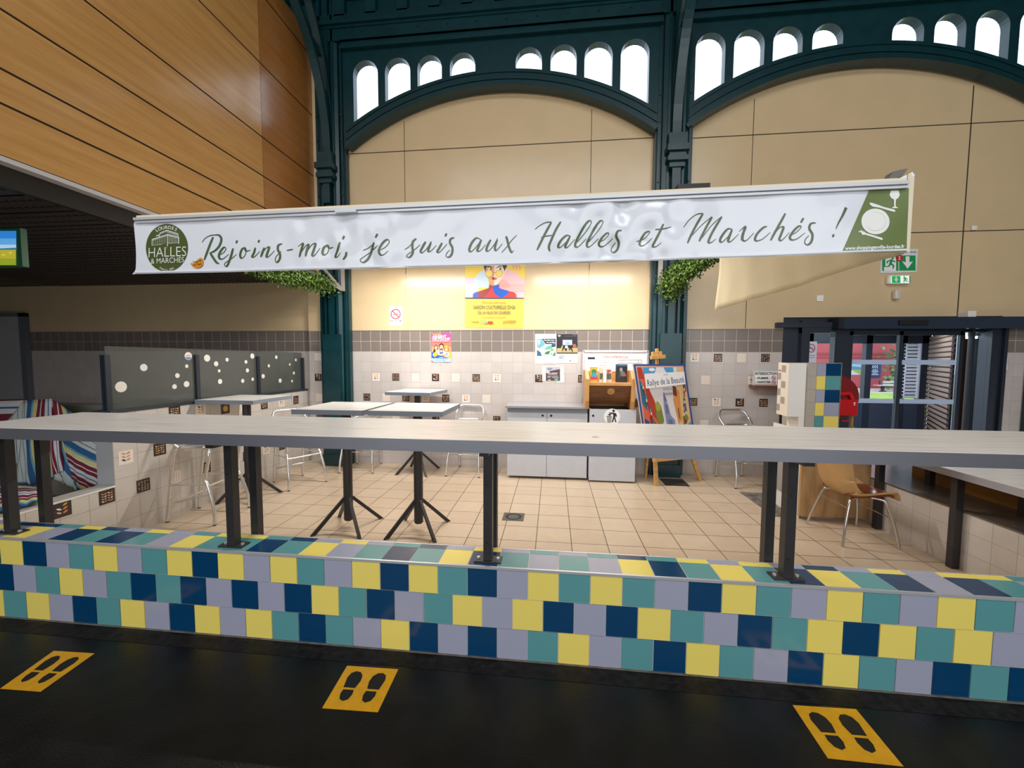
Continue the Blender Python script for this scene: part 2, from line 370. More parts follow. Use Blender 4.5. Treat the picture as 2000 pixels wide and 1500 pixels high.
# shallow pier beside the left column
mb = MB()
px0, px1 = -.70, onY(649, 700, PIER_Y).x
mb.box((px0, PIER_Y, 0), (px1, YB, 1.766), light_tile); mb.box((px0, PIER_Y-.002, 1.766), (px1, YB, 2.085), dark_tile)
mb.box((px0, PIER_Y, 2.085), (px1, YB, 2.96), beige); mb.box((-.56, PIER_Y, 2.96), (px1, YB, 8), beige)
for k, (p, kd) in enumerate(spots[20:24]):
    q = onY(p[0], p[1], PIER_Y); motif(mb, kd, lambda u, v, l, x=q.x, z=q.z: (x+u, PIER_Y-l, z+v), seed=k)
for k, (yy, kd) in enumerate(((563, 'fern'), (620, 'sun'), (677, 'chev'), (790, 'glyph'))):
    q = onX(*T1(161, yy), px1); motif(mb, kd, lambda u, v, l, z=q.z: (px1+l, (PIER_Y+YB)/2+u*.55, z+v), s=.05 if kd != 'sun' else .03, seed=k)
struct(mb.build('wall_pier', origin=(0, YB, 0)))
# ------------------------------------------------------------------ iron arcade
F0, F1 = 3.87, 3.98
def strip(mb, xs, lo, hi, m):
    for a, b in zip(xs[:-1], xs[1:]):
        mb.face([(a, F0, lo(a)), (b, F0, lo(b)), (b, F0, hi(b)), (a, F0, hi(a))], m)
        mb.face([(b, F1, lo(b)), (a, F1, lo(a)), (a, F1, hi(a)), (b, F1, hi(b))], m)
        mb.face([(a, F1, lo(a)), (b, F1, lo(b)), (b, F0, lo(b)), (a, F0, lo(a))], m)
        mb.face([(a, F0, hi(a)), (b, F0, hi(b)), (b, F1, hi(b)), (a, F1, hi(a))], m)
WINS = [(.142, .520), (.630, 1.010), (1.118, 1.478), (1.598, 1.966)]; WINS += [(4.51-b, 4.51-a) for a, b in WINS[::-1]]
RS, ZT, ZTOP = 4.014, 6.01, 6.18
wn = 0
for bay, xc in enumerate(XC):
    o = xc-2.255; mb = MB(); edges = [(-.02+o)]
    for a, b in WINS:
        a, b = a+o, b+o; strip(mb, [edges[-1]+(a-edges[-1])*k/4 for k in range(5)], lambda x: arch_z(x, xc, 3.80), lambda x: ZTOP, green_iron)
        n = 12; xs = [(a+b)/2-(b-a)/2*math.cos(PI*k/n) for k in range(n+1)]; r = (b-a)/2
        strip(mb, xs, lambda x: arch_z(x, xc, 3.80), lambda x: arch_z(x, xc, RS), green_iron)
        strip(mb, xs, lambda x: ZT-r+math.sqrt(max(r*r-(x-(a+b)/2)**2, 0)), lambda x: ZTOP, green_iron)
        for x, s in ((a, 1), (b, -1)): mb.face([(x, F0, arch_z(x, xc, RS)), (x, F1, arch_z(x, xc, RS)), (x, F1, ZT-r), (x, F0, ZT-r)][::s], green_iron)
        edges.append(b)
        wn += 1; g = MB(); g.prism([(a-.02, arch_z(a, xc, RS)-.05), (b+.02, arch_z(b, xc, RS)-.05)]+[((a+b)/2+(r+.02)*math.cos(PI*k/10), ZT-r+(r+.02)*math.sin(PI*k/10)) for k in range(11)], F1+.002, F1+.01, glass, lambda x, y, z: (x, z, y))
        struct(g.build('window_%d' % wn))
    e = 4.53+o; strip(mb, [edges[-1]+(e-edges[-1])*k/4 for k in range(5)], lambda x: arch_z(x, xc, 3.80), lambda x: ZTOP, green_iron)
    # moulded ribs that follow the arch
    N = 44
    for r0, r1, y0 in ((RIN, 3.80, 3.80), (3.80, 3.845, 3.84), (3.865, 3.885, 3.85), (3.96, 3.985, 3.855)):
        h = 2.205 if r0 < 3.85 else 2.23
        P = []
        for i in range(N+1):
            x = xc-h+2*h*i/N; a = math.asin((x-xc)/r0)
            P.append([(xc+r*math.sin(a), yy, ZC+r*math.cos(a)) for r, yy in ((r0, y0), (r1, y0), (r1, F0+.01), (r0, F0+.09))])
        for i in range(N):
            for j in range(4):
                mb.face([P[i][j], P[i+1][j], P[i+1][(j+1) % 4], P[i][(j+1) % 4]], green_iron)
    for z0, z1, y in ((6.15, 6.20, 3.80), (6.20, 6.26, 3.83), (6.26, 6.28, 3.79)): mb.box((-.02+o, y, z0), (4.53+o, F1, z1), green_iron)
    struct(mb.build('wall_arcade_%d' % (bay+1), origin=(xc, YB, 0)))
# entablature above the arches
mb = MB()
mb.box((-1.4, 3.80, 6.26), (13, 4.1, 6.50), green_iron)
for z0, z1, y in ((6.42, 6.45, 3.78), (6.45, 6.50, 3.74), (6.50, 6.53, 3.77)): mb.box((-1.4, y, z0), (13, 4.1, z1), green_iron)
mb.box((-1.4, 3.88, 6.53), (13, 4.1, 7.6), green_iron)
for z0, z1, y in ((6.53, 6.62, 3.80), (6.86, 7.05, 3.78), (7.05, 7.12, 3.70), (7.12, 7.6, 3.82)): mb.box((-1.4, y, z0), (13, 3.9, z1), green_iron)
x = -.02
while x < 12.5:
    mb.box((x-.08, 3.80, 6.60), (x+.08, 3.9, 6.88), green_iron); x += .47
k = 0
for i in range(60):
    x = -.1+i*.21
    mb.cyl((x, 3.80, 6.36+.09*(i % 2)), (x, 3.785, 6.36+.09*(i % 2)), .014, green_iron, 8)
struct(mb.build('wall_entablature', origin=(4, YB, 0)))
# columns: fluted cast iron, one mesh each
def column(name, x0, x1, z1):
    w = x1-x0; q = lambda t: x0+w*t
    prof = [(q(0), 3.98), (q(0), 3.90), (q(.05), 3.90), (q(.05), 3.86), (q(.13), 3.86), (q(.13), 3.90), (q(.17), 3.90), (q(.17), 3.84), (q(.28), 3.82), (q(.28), 3.80), (q(.34), 3.80), (q(.34), 3.86), (q(.42), 3.86), (q(.42), 3.79), (q(.60), 3.79), (q(.60), 3.86), (q(.68), 3.86), (q(.68), 3.80), (q(.74), 3.80), (q(.74), 3.82), (q(.84), 3.84), (q(.84), 3.90), (q(.88), 3.90), (q(.88), 3.86), (q(.95), 3.86), (q(.95), 3.90), (q(1), 3.90), (q(1), 3.98)]
    mb = MB(); mb.prism(prof[::-1], 0, z1, green_iron)
    mb.box((q(.22), 3.775, 0), (q(.80), 3.9, 2.02), green_iron); mb.box((q(.15), 3.75, 0), (q(.86), 3.9, .18), green_iron)
    c = q(.51)
    for z0, z, hw, y in ((4.23, 4.30, .10, 3.72), (4.30, 4.36, .13, 3.68), (4.36, 4.42, .11, 3.70), (4.42, 4.50, .14, 3.66), (4.50, 4.66, .12, 3.70), (3.95, 4.23, .055, 3.74)): mb.box((c-hw*w/.5, y, z0), (c+hw*w/.5, 3.9, z), green_iron)
    for z in (4.1, 4.9, 5.25): 
        for t in (.1, .9): mb.cyl((q(t), 3.86, z), (q(t), 3.845, z), .014, green_iron, 8)
    # curved arm of the roof truss that springs from the column towards the hall
    out = smooth_pts([(3.76, 4.60), (3.74, 5.05), (3.62, 5.53), (3.40, 5.95), (3.14, 6.25), (2.75, 6.6), (2.2, 6.95), (1.5, 7.25)], 6)if False else None
    pts = smooth_pts([(c, 3.80, 4.60), (c, 3.77, 5.05), (c, 3.63, 5.55), (c, 3.41, 5.95), (c, 3.10, 6.26), (c, 2.6, 6.62), (c, 1.9, 6.95)], 5)
    for a, b in zip(pts[:-1], pts[1:]): mb.bar(a, b, .115, .05, green_iron, up=(0, -1, .4))
    for a, b in zip(pts[:-1], pts[1:]): mb.bar(a+Vector((0, .05, .03)), b+Vector((0, .05, .03)), .03, .10, green_iron, up=(0, -1, .4))
    ins = smooth_pts([(c, 3.86, 5.02), (c, 3.84, 5.45), (c, 3.70, 5.95), (c, 3.50, 6.35), (c, 3.30, 6.62), (c, 2.9, 6.9)], 5)
    for a, b in zip(ins[:-1], ins[1:]): mb.bar(a, b, .10, .04, green_iron, up=(0, -1, .4))
    mb.bar((c, 3.86, 5.98), (c, 3.42, 6.02), .06, .08, green_iron)
    return struct(mb.build(name, origin=(c, YB, 0)))
column('column_1', -.48, -.01, 7.2); column('column_2', 4.475, 4.975, 7.2); column('column_3', 9.305, 9.80, 7.2)
# ------------------------------------------------------------------ wooden bulkhead on the left and the dark ceiling under it
XW = -.545
woods = [grain_mat('oak_board_%s' % n, a, b, 1.1, 15, .30, spec=.6, coat=.5) for n, a, b in (('amber', 'b8813f', 'cc9851'), ('honey', 'c48f4c', 'dcab66'), ('russet', 'a86d32', 'bb803f'), ('gold', 'bf8843', 'd39d57'))]
seams = [onX(*p, XW).z for p in ((220, 303.4), (255, 268), (300, 207.7), (390, 173.5), (500, 114.2))]
zb = 2.975

zs = [zb]+seams; 
while zs[-1] < 8.2: zs.append(zs[-1]+.86)
yv = onX(510, 200, XW).y
arc = [onX(x, y, XW) for x, y in ((619, 400), (618, 230), (616, 160), (609, 105), (598, 62), (580, 28), (553, 0))]
arc = [(3.985, 0)]+[(min(p.y, 3.985), p.z) for p in arc[1:]]+[(2.6, 6.4), (2.0, 6.65), (1.0, 6.9)]
def ymax(z):
    if z <= arc[1][1]: return 3.985
    for (y0, z0), (y1, z1) in zip(arc[1:-1], arc[2:]):
        if z0 <= z <= z1: return y0+(y1-y0)*(z-z0)/(z1-z0)
    return arc[-1][0]
mb = MB(); k = 0
for z0, z1 in zip(zs[:-1], zs[1:]):
    for y0, y1 in ((-3.6, -.4), (-.4, yv), (yv, 9)):
        a, b = z0+.008, z1-.008; n = 6 if z1 > 4.6 else 1
        for i in range(n):
            za, zc = a+(b-a)*i/n, a+(b-a)*(i+1)/n
            ya, yb_ = min(y1-.004, ymax(za)), min(y1-.004, ymax(zc))
            if ya <= y0+.01 or yb_ <= y0+.01: continue
            P = [(XW, y0, za), (XW, ya, za), (XW, yb_, zc), (XW, y0, zc)]
            mb.face(P, woods[k % 4], uv=[(p[1]+k*3.1, p[2]) for p in P])
            mb.face([(XW-.02, p[1], p[2]) for p in P[::-1]], seam)
        k += 1
    k += 1
mb.box((XW-.06, -3.6, zb), (XW-.008, 3.98, 6.0), seam); mb.box((XW-.06, -3.6, 6.0), (XW-.008, 2.3, 8.2), seam)
struct(mb.build('wall_left', origin=(XW, 0, zb)))
mb = MB(); mb.box((XW-.07, -3.6, zb-.035), (XW+.012, 3.985, zb-.002), mat('white_edge', 'cfcfd2', .4))
struct(mb.build('trim_1'))
slat = mat('dark_metal_ceiling', '3a3130', .45, noise=.1, nscale=5); slat2 = mat('dark_metal_ceiling_groove', '15110f', .6)
mb = MB(); mb.box((XW-.12, -3.6, 2.80), (XW-.07, 3.98, 2.94), slat2); 
y = -3.6
while y < 3.95:
    mb.box((-9, y+.012, 2.86), (XW-.1, min(y+.30, 3.98), 2.90), slat)
    for j in range(2):
        yy = y+.08+.12*j; xx = -5.2+(hash((round(y*10), j)) % 5)*.01
        while xx < XW-.2: mb.box((xx, yy, 2.855), (xx+.035, yy+.022, 2.861), slat2); xx += .07
    y += .312
mb.box((-9, -3.6, 2.90), (XW-.1, 3.98, 2.93), slat2)
struct(mb.build('ceiling_left'))
# far end of the side room, keeps it dark
mb = MB(); mb.box((-9.1, -3.6, 0), (-9, 4, 2.9), mat('side_room_wall', '6b5f55', .6)); struct(mb.build('wall_side_room'))
# grey door standing in the dark room
mb = MB(); dl, dr, dt = onY(-120, 700, 3.97).x, onY(58, 700, 3.97).x, onY(20, 612, 3.97).z
gdoor = mat('grey_door', 'b4b6ba', .45); gfr = mat('grey_door_frame', '6d717a', .45)
mb.box((dl, 3.95, 0), (dr-.10, 3.99, dt-.06), gdoor); d2 = mb.build('door_2'); struct(d2)
mb = MB(); mb.box((dr-.10, 3.92, 0), (dr, 3.995, dt), gfr); mb.box((dl-.1, 3.92, dt-.06), (dr, 3.995, dt), gfr); mb.box((dl-.1, 3.92, 0), (dl, 3.995, dt), gfr); mb.build('frame', d2)
# hall roof high above, out of the picture: closed dark boards, the skylight lamp shines from below them
rb_ = mat('roof_boards', '4a4440', .7)
mb = MB(); mb.box((-12, -9, 8.3), (18, 4.3, 8.4), rb_); struct(mb.build('ceiling'))
hw_ = mat('hall_far_wall', '5a5048', .8)
for nm, a, b in (('wall_hall_far', (-12, -9.2, 0), (18, -9, 8.3)), ('wall_hall_side', (17.8, -9, 0), (18, 4.2, 8.3)), ('wall_hall_side', (-12, -9, 0), (-11.8, -3.6, 8.3)), ('wall_light_block', (-12, -3.7, 0), (-9, -3.6, 8.3)), ('wall_light_block', (-9, -.35, 0), (-3.3, -.25, 2.86))):  # side-room fronts: unseen, added to keep hall light out of the left room
    mb = MB(); mb.box(a, b, hw_); struct(mb.build(nm))
# ------------------------------------------------------------------ coloured low wall in front
cY = mat('yellow_glazed_tile', 'ecd86c', .16); cB = mat('navy_glazed_tile', '073c63', .14); cT = mat('teal_glazed_tile', '5a979a', .16); cG = mat('lavender_glazed_tile', '9fa2b6', .16)
KC = {'Y': cY, 'B': cB, 'T': cT, 'G': cG}
ZW, RH, SX = .6214, .15527, .15
rows = ['YBGTYGTYBYGYTGYBYTBGYTYTGBYTGYTGYTG', 'BGTYGTBTBGBGBYTBGTYGYBGBYTGBTYBYTYG', 'TYGBTYGBYGYTBTGYBGBGTYGTBYTGBYTGBTB']
top1 = 'YGBTBTGYTTBTYGTBTYBTGTGYBTYTBYTBGBT'; top2 = 'BTYBGYGTYYTBGYGTBGYGTGTBTYGYGBGYGYYT'
cyc = 'YTGBTYGBGYTB'
def colour(s, i, off=0): return KC[s[i]] if 0 <= i < len(s) else KC[cyc[(i*5+off) % 12]]
mb = MB()
mb.box((-2.4, 0.001, 0), (8, .186, ZW-.002), mat('low_wall_grout', 'cfccc4', .8))
G = .0021
for r, (s, sh) in enumerate(zip(rows, (0, -.5, 0))):
    for i in range(-14, 52):
        x0 = (i+sh+(1 if r == 1 else 0)-(1 if r == 1 else 0))*SX+(SX if False else 0)
        if r == 1: x0 = (i-.5)*SX
        z1 = ZW-RH*r
        mb.box((x0+G, -.004, z1-RH+G), (x0+SX-G, .002, z1-(G if r else .012)), colour(s, i, r))
for i in range(-14, 52):
    mb.box((i*SX+G, .004, ZW-.006), ((i+1)*SX-G, .146, ZW), colour(top1, i, 7)); mb.box((i*SX+G, .149, ZW-.006), ((i+1)*SX-G, .188, ZW), colour(top2, i, 4))
wf = struct(mb.build('wall_front'))
mb = MB(); mb.box((-2.4, -.008, ZW-.011), (8, .003, ZW+.001), mat('satin_edge_strip', 'b4b6ba', .35, .3)); struct(mb.build('trim_2'))
mb = MB(); mb.box((-2.4, .189, ZW-.03), (8, .194, ZW+.001), alu_dull); struct(mb.build('trim_3'))
mb = MB(); fil = mat('rubber_cove', '1c1a19', .6, noise=.5, nscale=30, bump=.6, bscale=40, spec=.2); struct_strip = mat('cement_line', '6a6259', .8, noise=.3, nscale=20); mb.box((-2.4, -.012, .15), (8, .0, .1575), struct_strip)
mb.prism([(-.008, .148), (-.008, .153), (-.035, .158), (-.06, .152), (-.10, .149)], -2.4, 8, fil, lambda y, z, x: (x, y, z)); struct(mb.build('baseboard_front'))
# ------------------------------------------------------------------ right-hand low wall with ledge, and orange boards standing on it
part_tile = tile_mat('pale_partition_tile', 'd3cbc3', 'cdc4bc', 'a39a93', .159, .159, .03, .47-.159*4, .0016, .22, .10)
XR, ZL = 6.33, .47
mb = MB(); mb.box((XR, .19, 0), (7.2, 3.9, ZL-.012), part_tile)
mb.box((XR-.006, .19, ZL-.012), (7.2, 3.9, ZL), tile_mat('dark_ledge_tile', '6d655c', '655d55', '3f3a35', .159, .159, 0, 0, .002, .22, .35))  # ledge tile darker and more mottled than the wall below
struct(mb.build('wall_right'))
# ------------------------------------------------------------------ tall tiled partition on the left, stepping down to a ledge
XL = -.78; ZP = 1.148; YS = 1.20; ZST = .50
lpt = tile_mat('partition_tile', 'd6cfc6', 'd0c8bf', 'a89f97', .2, .2, .0, ZP-.2*8, .002, .22, .10)
grey_end = mat('grey_end_tile', '9da0a3', .3)
mb = MB()
def side_face(y0, y1, z0, z1):
    P = [(XL, y0, z0), (XL, y1, z0), (XL, y1, z1), (XL, y0, z1)]; mb.face(P, lpt, uv=[(p[1], p[2]) for p in P])
side_face(YS, 3.99, 0, ZP); side_face(.19, YS, 0, ZST)
mb.box((XL-.17, YS, 0), (XL-.001, 3.99, ZP-.001), lpt)
mb.box((XL-.17, YS-.004, ZST), (XL, YS, ZP), grey_end)
mb.box((XL-.17, .19, 0), (XL-.001, YS-.004, ZST-.001), lpt)
mb.box((XL-.004, .19, ZST-.012), (XL+.003, YS, ZST+.002), white_paint)
for k, (p, kd) in enumerate((((246, 893), 'chev'), ((312, 877), 'fern'), ((280, 948), 'glyph'), ((342, 932), 'dash'), ((209, 970), 'fern'), ((121, 995), 'leaf'), ((341, 804), 'fern'), ((392, 801), 'chev'), ((440, 798), 'sun'), ((478, 793), 'dash'), ((516, 790), 'fern'), ((550, 786), 'chev'), ((578, 781), 'glyph'), ((402, 913), 'fern'), ((371, 868), 'chev'), ((482, 890), 'fern'), ((520, 878), 'chev'), ((551, 870), 'glyph'))):
    q = onX(*p, XL); motif(mb, kd, lambda u, v, l, q=q: (XL+l, q.y+u, q.z+v), s=.062, seed=k)
struct(mb.build('wall_partition', origin=(XL, 2, 0)))
# ------------------------------------------------------------------ long counter on the low wall
lam = grain_mat('pale_wood_laminate', 'd6cfc5', 'f3efe9', 2.6, 30, .26, contrast=(.25, .5))
band = mat('grey_edge_band', 'b2b4be', .28, .8)
ZC_T, CY0, CY1 = 1.27, -.115, .475
cx0, cx1 = onZ(171, 804, ZC_T).x, 7.6
t = thing('bar_counter', ((cx0+cx1)/2, .18, ZW), 'long pale wood-grain counter with grey metal edge on black posts along the coloured low wall', 'counter')
mb = MB(); mb.box((cx0, CY0+.006, ZC_T-.052), (cx1, CY1, ZC_T), lam); 
q = onZ(1161, 853, ZC_T+.0006); mb.face([(q.x+.022*math.cos(a)*(1 if math.cos(a) > 0 else .6), q.y+.018*math.sin(a), ZC_T+.0006) for a in (k*PI/8 for k in range(16))], mat('worn_patch', 'b9a68f', .5))
mb.build('tabletop', t)
mb = MB(); mb.box((cx0-.004, CY0, ZC_T-.058), (cx1, CY0+.005, ZC_T-.001), band); mb.box((cx0-.004, CY0, ZC_T-.058), (cx0, CY1, ZC_T-.001), band); mb.build('edge_band', t)
PX = [-.012, 1.393, 2.795, 4.208, 5.62]
for i, x in enumerate(PX):
    mb = MB(); mb.box((x-.022, .038, ZW+.008), (x+.022, .082, ZC_T-.06), black_steel)
    for z in (.72, 1.02): mb.cyl((x-.004, .0378, z), (x-.004, .036, z), .004, black, 8)
    l = mb.build('leg', t)
    b = MB(); b.box((x-.068, .028, ZW), (x+.068, .092, ZW+.008), black_steel)
    for sx in (-.05, .05): b.cyl((x+sx, .06, ZW+.008), (x+sx, .06, ZW+.016), .009, alu_dull, 6)
    b.build('base_plate', l)
    xr = x-.02 if x < 1 else x
    mb = MB(); mb.box((xr-.022, .205, 0), (xr+.022, .249, ZC_T-.06), black_steel); mb.build('leg', t)
    mb = MB(); mb.box((x-.022, -.07, ZC_T-.085), (x+.022, .42, ZC_T-.0525), black_steel); mb.build('bracket', t)
# ------------------------------------------------------------------ lower counter on the right
ZR = .80; ra, rb = onZ(2000, 953, ZR), onZ(2000, 910, ZR)
rx0, rx1 = 6.2, 6.86; ry0, ry1 = .25, 2.395
t = thing('side_counter', (6.5, 1.3, ZL), 'lower pale wood-grain counter running back along the right low wall behind the orange chair', 'counter')
mb = MB(); mb.box((rx0+.005, ry0, ZR-.05), (rx1, ry1, ZR), lam); mb.build('tabletop', t)
mb = MB(); mb.box((rx0, ry0, ZR-.055), (rx0+.004, ry1, ZR-.001), band); mb.build('edge_band', t)
for y in (1.53, 2.26):
    mb = MB(); mb.box((6.268, y-.025, 0), (6.322, y+.025, ZR-.055), black_steel); mb.build('leg', t)
for y in (1.45, 2.2):
    mb = MB(); mb.box((6.66, y-.025, ZL), (6.71, y+.025, ZR-.055), black_steel); mb.build('leg', t)
    mb = MB(); mb.box((6.27, y-.02, ZR-.08), (6.77, y+.02, ZR-.051), black_steel); mb.build('bracket', t)
orange_board = grain_mat('orange_ply', '8a5a20', 'b07a30', 1.5, 6, .5)
mb = MB(); mb.box((6.78, .2, ZL), (6.80, 2.5, ZR-.055), orange_board); tag(mb.build('back_board'), 'orange-brown plywood board standing on the ledge under the lower right counter', 'board')
ply = grain_mat('raw_plywood', 'a07a4e', 'd2ad7c', 12, 1.6, .55)
pc = onZ(1400+775/5, 840+855/5, 0); pe = onZ(1400+1440/5, 840+875/5, 0)
t = thing('plywood_panel', ((pc.x+pe.x)/2, 2.5, 0), 'raw plywood end panel standing behind the orange chair under the counter', 'panel')
mb = MB(); mb.box((pc.x, 2.405, .035), (6.326, 2.435, .93), ply); mb.build('front_board', t)
mb = MB(); mb.box((pc.x, 2.437, 0), (pc.x+.02, 2.95, .93), white_paint); mb.box((pc.x-.004, 2.52, .18), (pc.x+.001, 2.86, .85), mat('grey_inset', 'a29d97', .5)); mb.build('side_board', t)
# ------------------------------------------------------------------ high pedestal tables
pole_m = mat('charcoal_powder_coat', '2f2d2e', .45, noise=.08, nscale=15)
def table_proto():
    t = thing('high_table', (0, 0, 0), '', 'table', 'square high pedestal tables')
    mb = MB(); mb.box((-.33, -.325, 1.150), (.33, .325, 1.193), lam); mb.build('tabletop', t)
    mb = MB(); b = mat('blue_grey_edge', '8f97a3', .35, .3)
    for a, c in (((-.333, -.328), (.333, -.325)), ((-.333, .325), (.333, .328)), ((-.333, -.328), (-.33, .328)), ((.33, -.328), (.333, .328))): mb.box((a[0], a[1], 1.149), (c[0], c[1], 1.192), b)
    mb.build('edge_band', t)
    mb = MB(); mb.cyl((0, 0, .08), (0, 0, 1.13), .043, pole_m, 24); mb.cyl((0, 0, .07), (0, 0, .08), .036, pole_m, 24); mb.box((-.12, -.12, 1.13), (.12, .12, 1.1495), pole_m); mb.build('pole', t)
    for k in range(4):
        a = PI/4+k*PI/2; d = Vector((math.cos(a), math.sin(a), 0)); mb = MB()
        p, q = d*.03+Vector((0, 0, .30)), d*.325+Vector((0, 0, .018)); n = d.cross(Vector((0, 0, 1)))
        h = Vector((0, 0, .03))
        V = [p+n*.012-h*.8, p-n*.012-h*.8, p-n*.012+h*.6, p+n*.012+h*.6, d*.30+n*.012, d*.30-n*.012, d*.345-n*.012, d*.345+n*.012]
        mb.raw(V, [(0, 1, 2, 3), (7, 6, 5, 4), (0, 4, 5, 1), (1, 5, 6, 2), (2, 6, 7, 3), (3, 7, 4, 0)], pole_m)
        mb.build('foot', t)
    return t
tp = table_proto()
c3 = [onZ(*p, 1.193) for p in ((763, 764), (862, 770.5), (879, 763), (795, 759))]
qd = lambda x, y: (300+x*380/1781, 740+y*380/1781)
d4 = [onZ(*qd(*p), 1.193) for p in ((430, 180), (955, 193), (1300, 150), (820, 135))]

TABS = [((1.135, 1.705, 0), 0, 'square high table with pale top, left one of the two joined behind the long counter'),
        ((1.84, 1.715, 0), 0, 'square high table with pale top, right one of the two joined behind the long counter'),
        ((1.155, 3.63, 0), -.10, 'square high table standing alone against the tiled back wall'),
        ((-.43, 2.32, 0), .03, 'square high table standing against the tiled partition with the dotted glass')]
for i, (l, rz, lab) in enumerate(TABS):
    if i == 0: tp.location = l; tp.rotation_euler.z = rz; tp['label'] = lab
    else: dup(tp, l, rz, lab)
# ------------------------------------------------------------------ aluminium bar stools
def stool_proto():
    """front of the stool towards -Y"""
    t = thing('bar_stool', (0, 0, 0), '', 'stool', 'polished aluminium bar stools')
    R = .0155
    mb = MB()       # seat ring and slats
    ring = fillet([(-.20, -.19, .77), (.20, -.19, .77), (.18, .19, .755), (-.18, .19, .755)], .07, 5, True); mb.tube(ring, R, alu, 10, True)
    for k in range(5):
        y = -.135+.065*k; mb.box((-.185, y-.024, .762-.003*k), (.185, y+.024, .770-.003*k), alu)
    mb.build('seat', t)
    mb = MB()       # backrest loop, leaning outward
    mb.tube(fillet([(-.20, .10, .765), (-.215, .20, .85), (-.165, .27, .955), (.165, .27, .955), (.215, .20, .85), (.20, .10, .765)], .06, 6), R, alu, 10)
    mb.build('backrest', t)
    for s in (-1, 1):
        mb = MB(); mb.tube(smooth_pts([(s*.15, -.10, .755), (s*.19, -.185, .735), (s*.205, -.20, .66), (s*.20, -.155, .46), (s*.212, -.19, .38), (s*.23, -.255, .16), (s*.238, -.262, .012)], 5), R, alu, 10)
        l = mb.build('leg', t); f = MB(); f.cyl((s*.238, -.262, 0), (s*.238, -.262, .02), .0145, black, 10); f.build('foot_cap', l)
    for s in (-1, 1):
        mb = MB(); mb.tube(smooth_pts([(s*.15, .10, .752), (s*.175, .16, .725), (s*.18, .19, .62), (s*.185, .235, .30), (s*.188, .27, .012)], 5), R, alu, 10)
        l = mb.build('leg', t); f = MB(); f.cyl((s*.188, .27, 0), (s*.188, .27, .02), .0145, black, 10); f.build('foot_cap', l)
    mb = MB(); mb.tube(fillet([(-.214, -.19, .385), (.214, -.19, .385)], .03), .011, alu, 8)
    mb.tube(fillet([(-.222, -.225, .31), (-.20, .20, .20), (.20, .20, .20), (.222, -.225, .31)], .07, 5), .010, alu, 8)
    mb.tube(fillet([(-.205, -.16, .40), (-.184, .225, .38)], .03), .009, alu, 8); mb.tube(fillet([(.205, -.16, .40), (.184, .225, .38)], .03), .009, alu, 8)
    mb.build('footrest', t)
    return t
sp = stool_proto()
STOOLS = [((-.46, 1.80, 0), PI/2+.06, 'aluminium bar stool nearest the long counter, standing by the tiled partition'),
          ((-.25, 2.94, 0), PI/2-.52, 'aluminium bar stool standing by the partition behind the two joined high tables'),
          ((.27, 3.69, 0), .12, 'aluminium bar stool at the back wall beside the left green column'),
          ((1.87, 3.70, 0), -.03, 'aluminium bar stool at the back wall between lone high table and grey cupboard'),
          ((5.66, 3.66, 0), .16, 'aluminium bar stool at the back wall right of the easel')]
for i, (l, rz, lab) in enumerate(STOOLS):
    if i == 0: sp.location = l; sp.rotation_euler.z = rz; sp['label'] = lab
    else: dup(sp, l, rz, lab)
# ------------------------------------------------------------------ moulded chair with chrome legs, facing right
shell_m = mat('tan_fibreglass', 'b9925f', .42, noise=.05, nscale=8); pad_m = mat('russet_vinyl_pad', '7a3a1c', .16)
chrome = mat('chrome', 'd4d2d0', .12, 1)
ch = thing('shell_chair', (5.91, 2.05, 0), 'tan moulded shell chair with russet seat pad and chrome legs facing the lower right counter', 'chair', rz=0)
prof = smooth_pts([(.235, 0, .425), (.20, 0, .448), (.08, 0, .440), (-.06, 0, .425), (-.15, 0, .440), (-.20, 0, .50), (-.225, 0, .60), (-.25, 0, .72), (-.268, 0, .80), (-.275, 0, .825)], 4)
rowsP = []
for i, p in enumerate(prof):
    u = i/(len(prof)-1); hw = .215+.02*math.sin(u*PI)-.05*max(0, u-.85)/.15; r = []
    for j in range(13):
        s = -1+j/6; lift = .055*abs(s)**3
        if u < .5: d = Vector((0, hw*s, lift*(1 if u > .12 else u/.12)))
        else: d = Vector((lift*1.4, hw*s, 0))
        if .42 < u < .62: d = Vector((lift*1.2, hw*s, lift*.9))
        r.append(p+d)
    rowsP.append(r)
o0 = Vector((5.91, 2.05, 0)); mb = MB(); mb.grid([[p+o0 for p in r] for r in rowsP], shell_m); mb.build('shell', ch, solid=.012)
mb = MB(); n = len(prof); pr = []
for i in range(1, int(n*.46)):
    w = .17; pr.append([prof[i]+Vector((0, w*(-1+j/4), .012+.008*math.cos((-1+j/4)*1.4))) + o0 for j in range(9)])
mb.grid(pr, pad_m); mb.build('seat_pad', ch, solid=.02)
for s in (-1, 1):
    mb = MB(); mb.tube(smooth_pts([o0+Vector(v) for v in ((.06, s*.13, .415), (.13, s*.155, .405), (.16, s*.175, .37), (.205, s*.215, .18), (.225, s*.245, .006))], 4), .0105, chrome, 10); mb.build('leg', ch)
    mb = MB(); mb.tube(smooth_pts([o0+Vector(v) for v in ((-.05, s*.13, .41), (-.12, s*.155, .405), (-.15, s*.175, .37), (-.20, s*.215, .18), (-.235, s*.245, .006))], 4), .0105, chrome, 10); mb.build('leg', ch)
mb = MB(); mb.tube([o0+Vector((.19, -.2, .25)), o0+Vector((.19, .2, .25))], .005, chrome, 8); mb.build('brace', ch); mb = MB(); mb.tube([o0+Vector((-.165, -.185, .33)), o0+Vector((-.165, .185, .33))], .005, chrome, 8); mb.build('brace', ch)
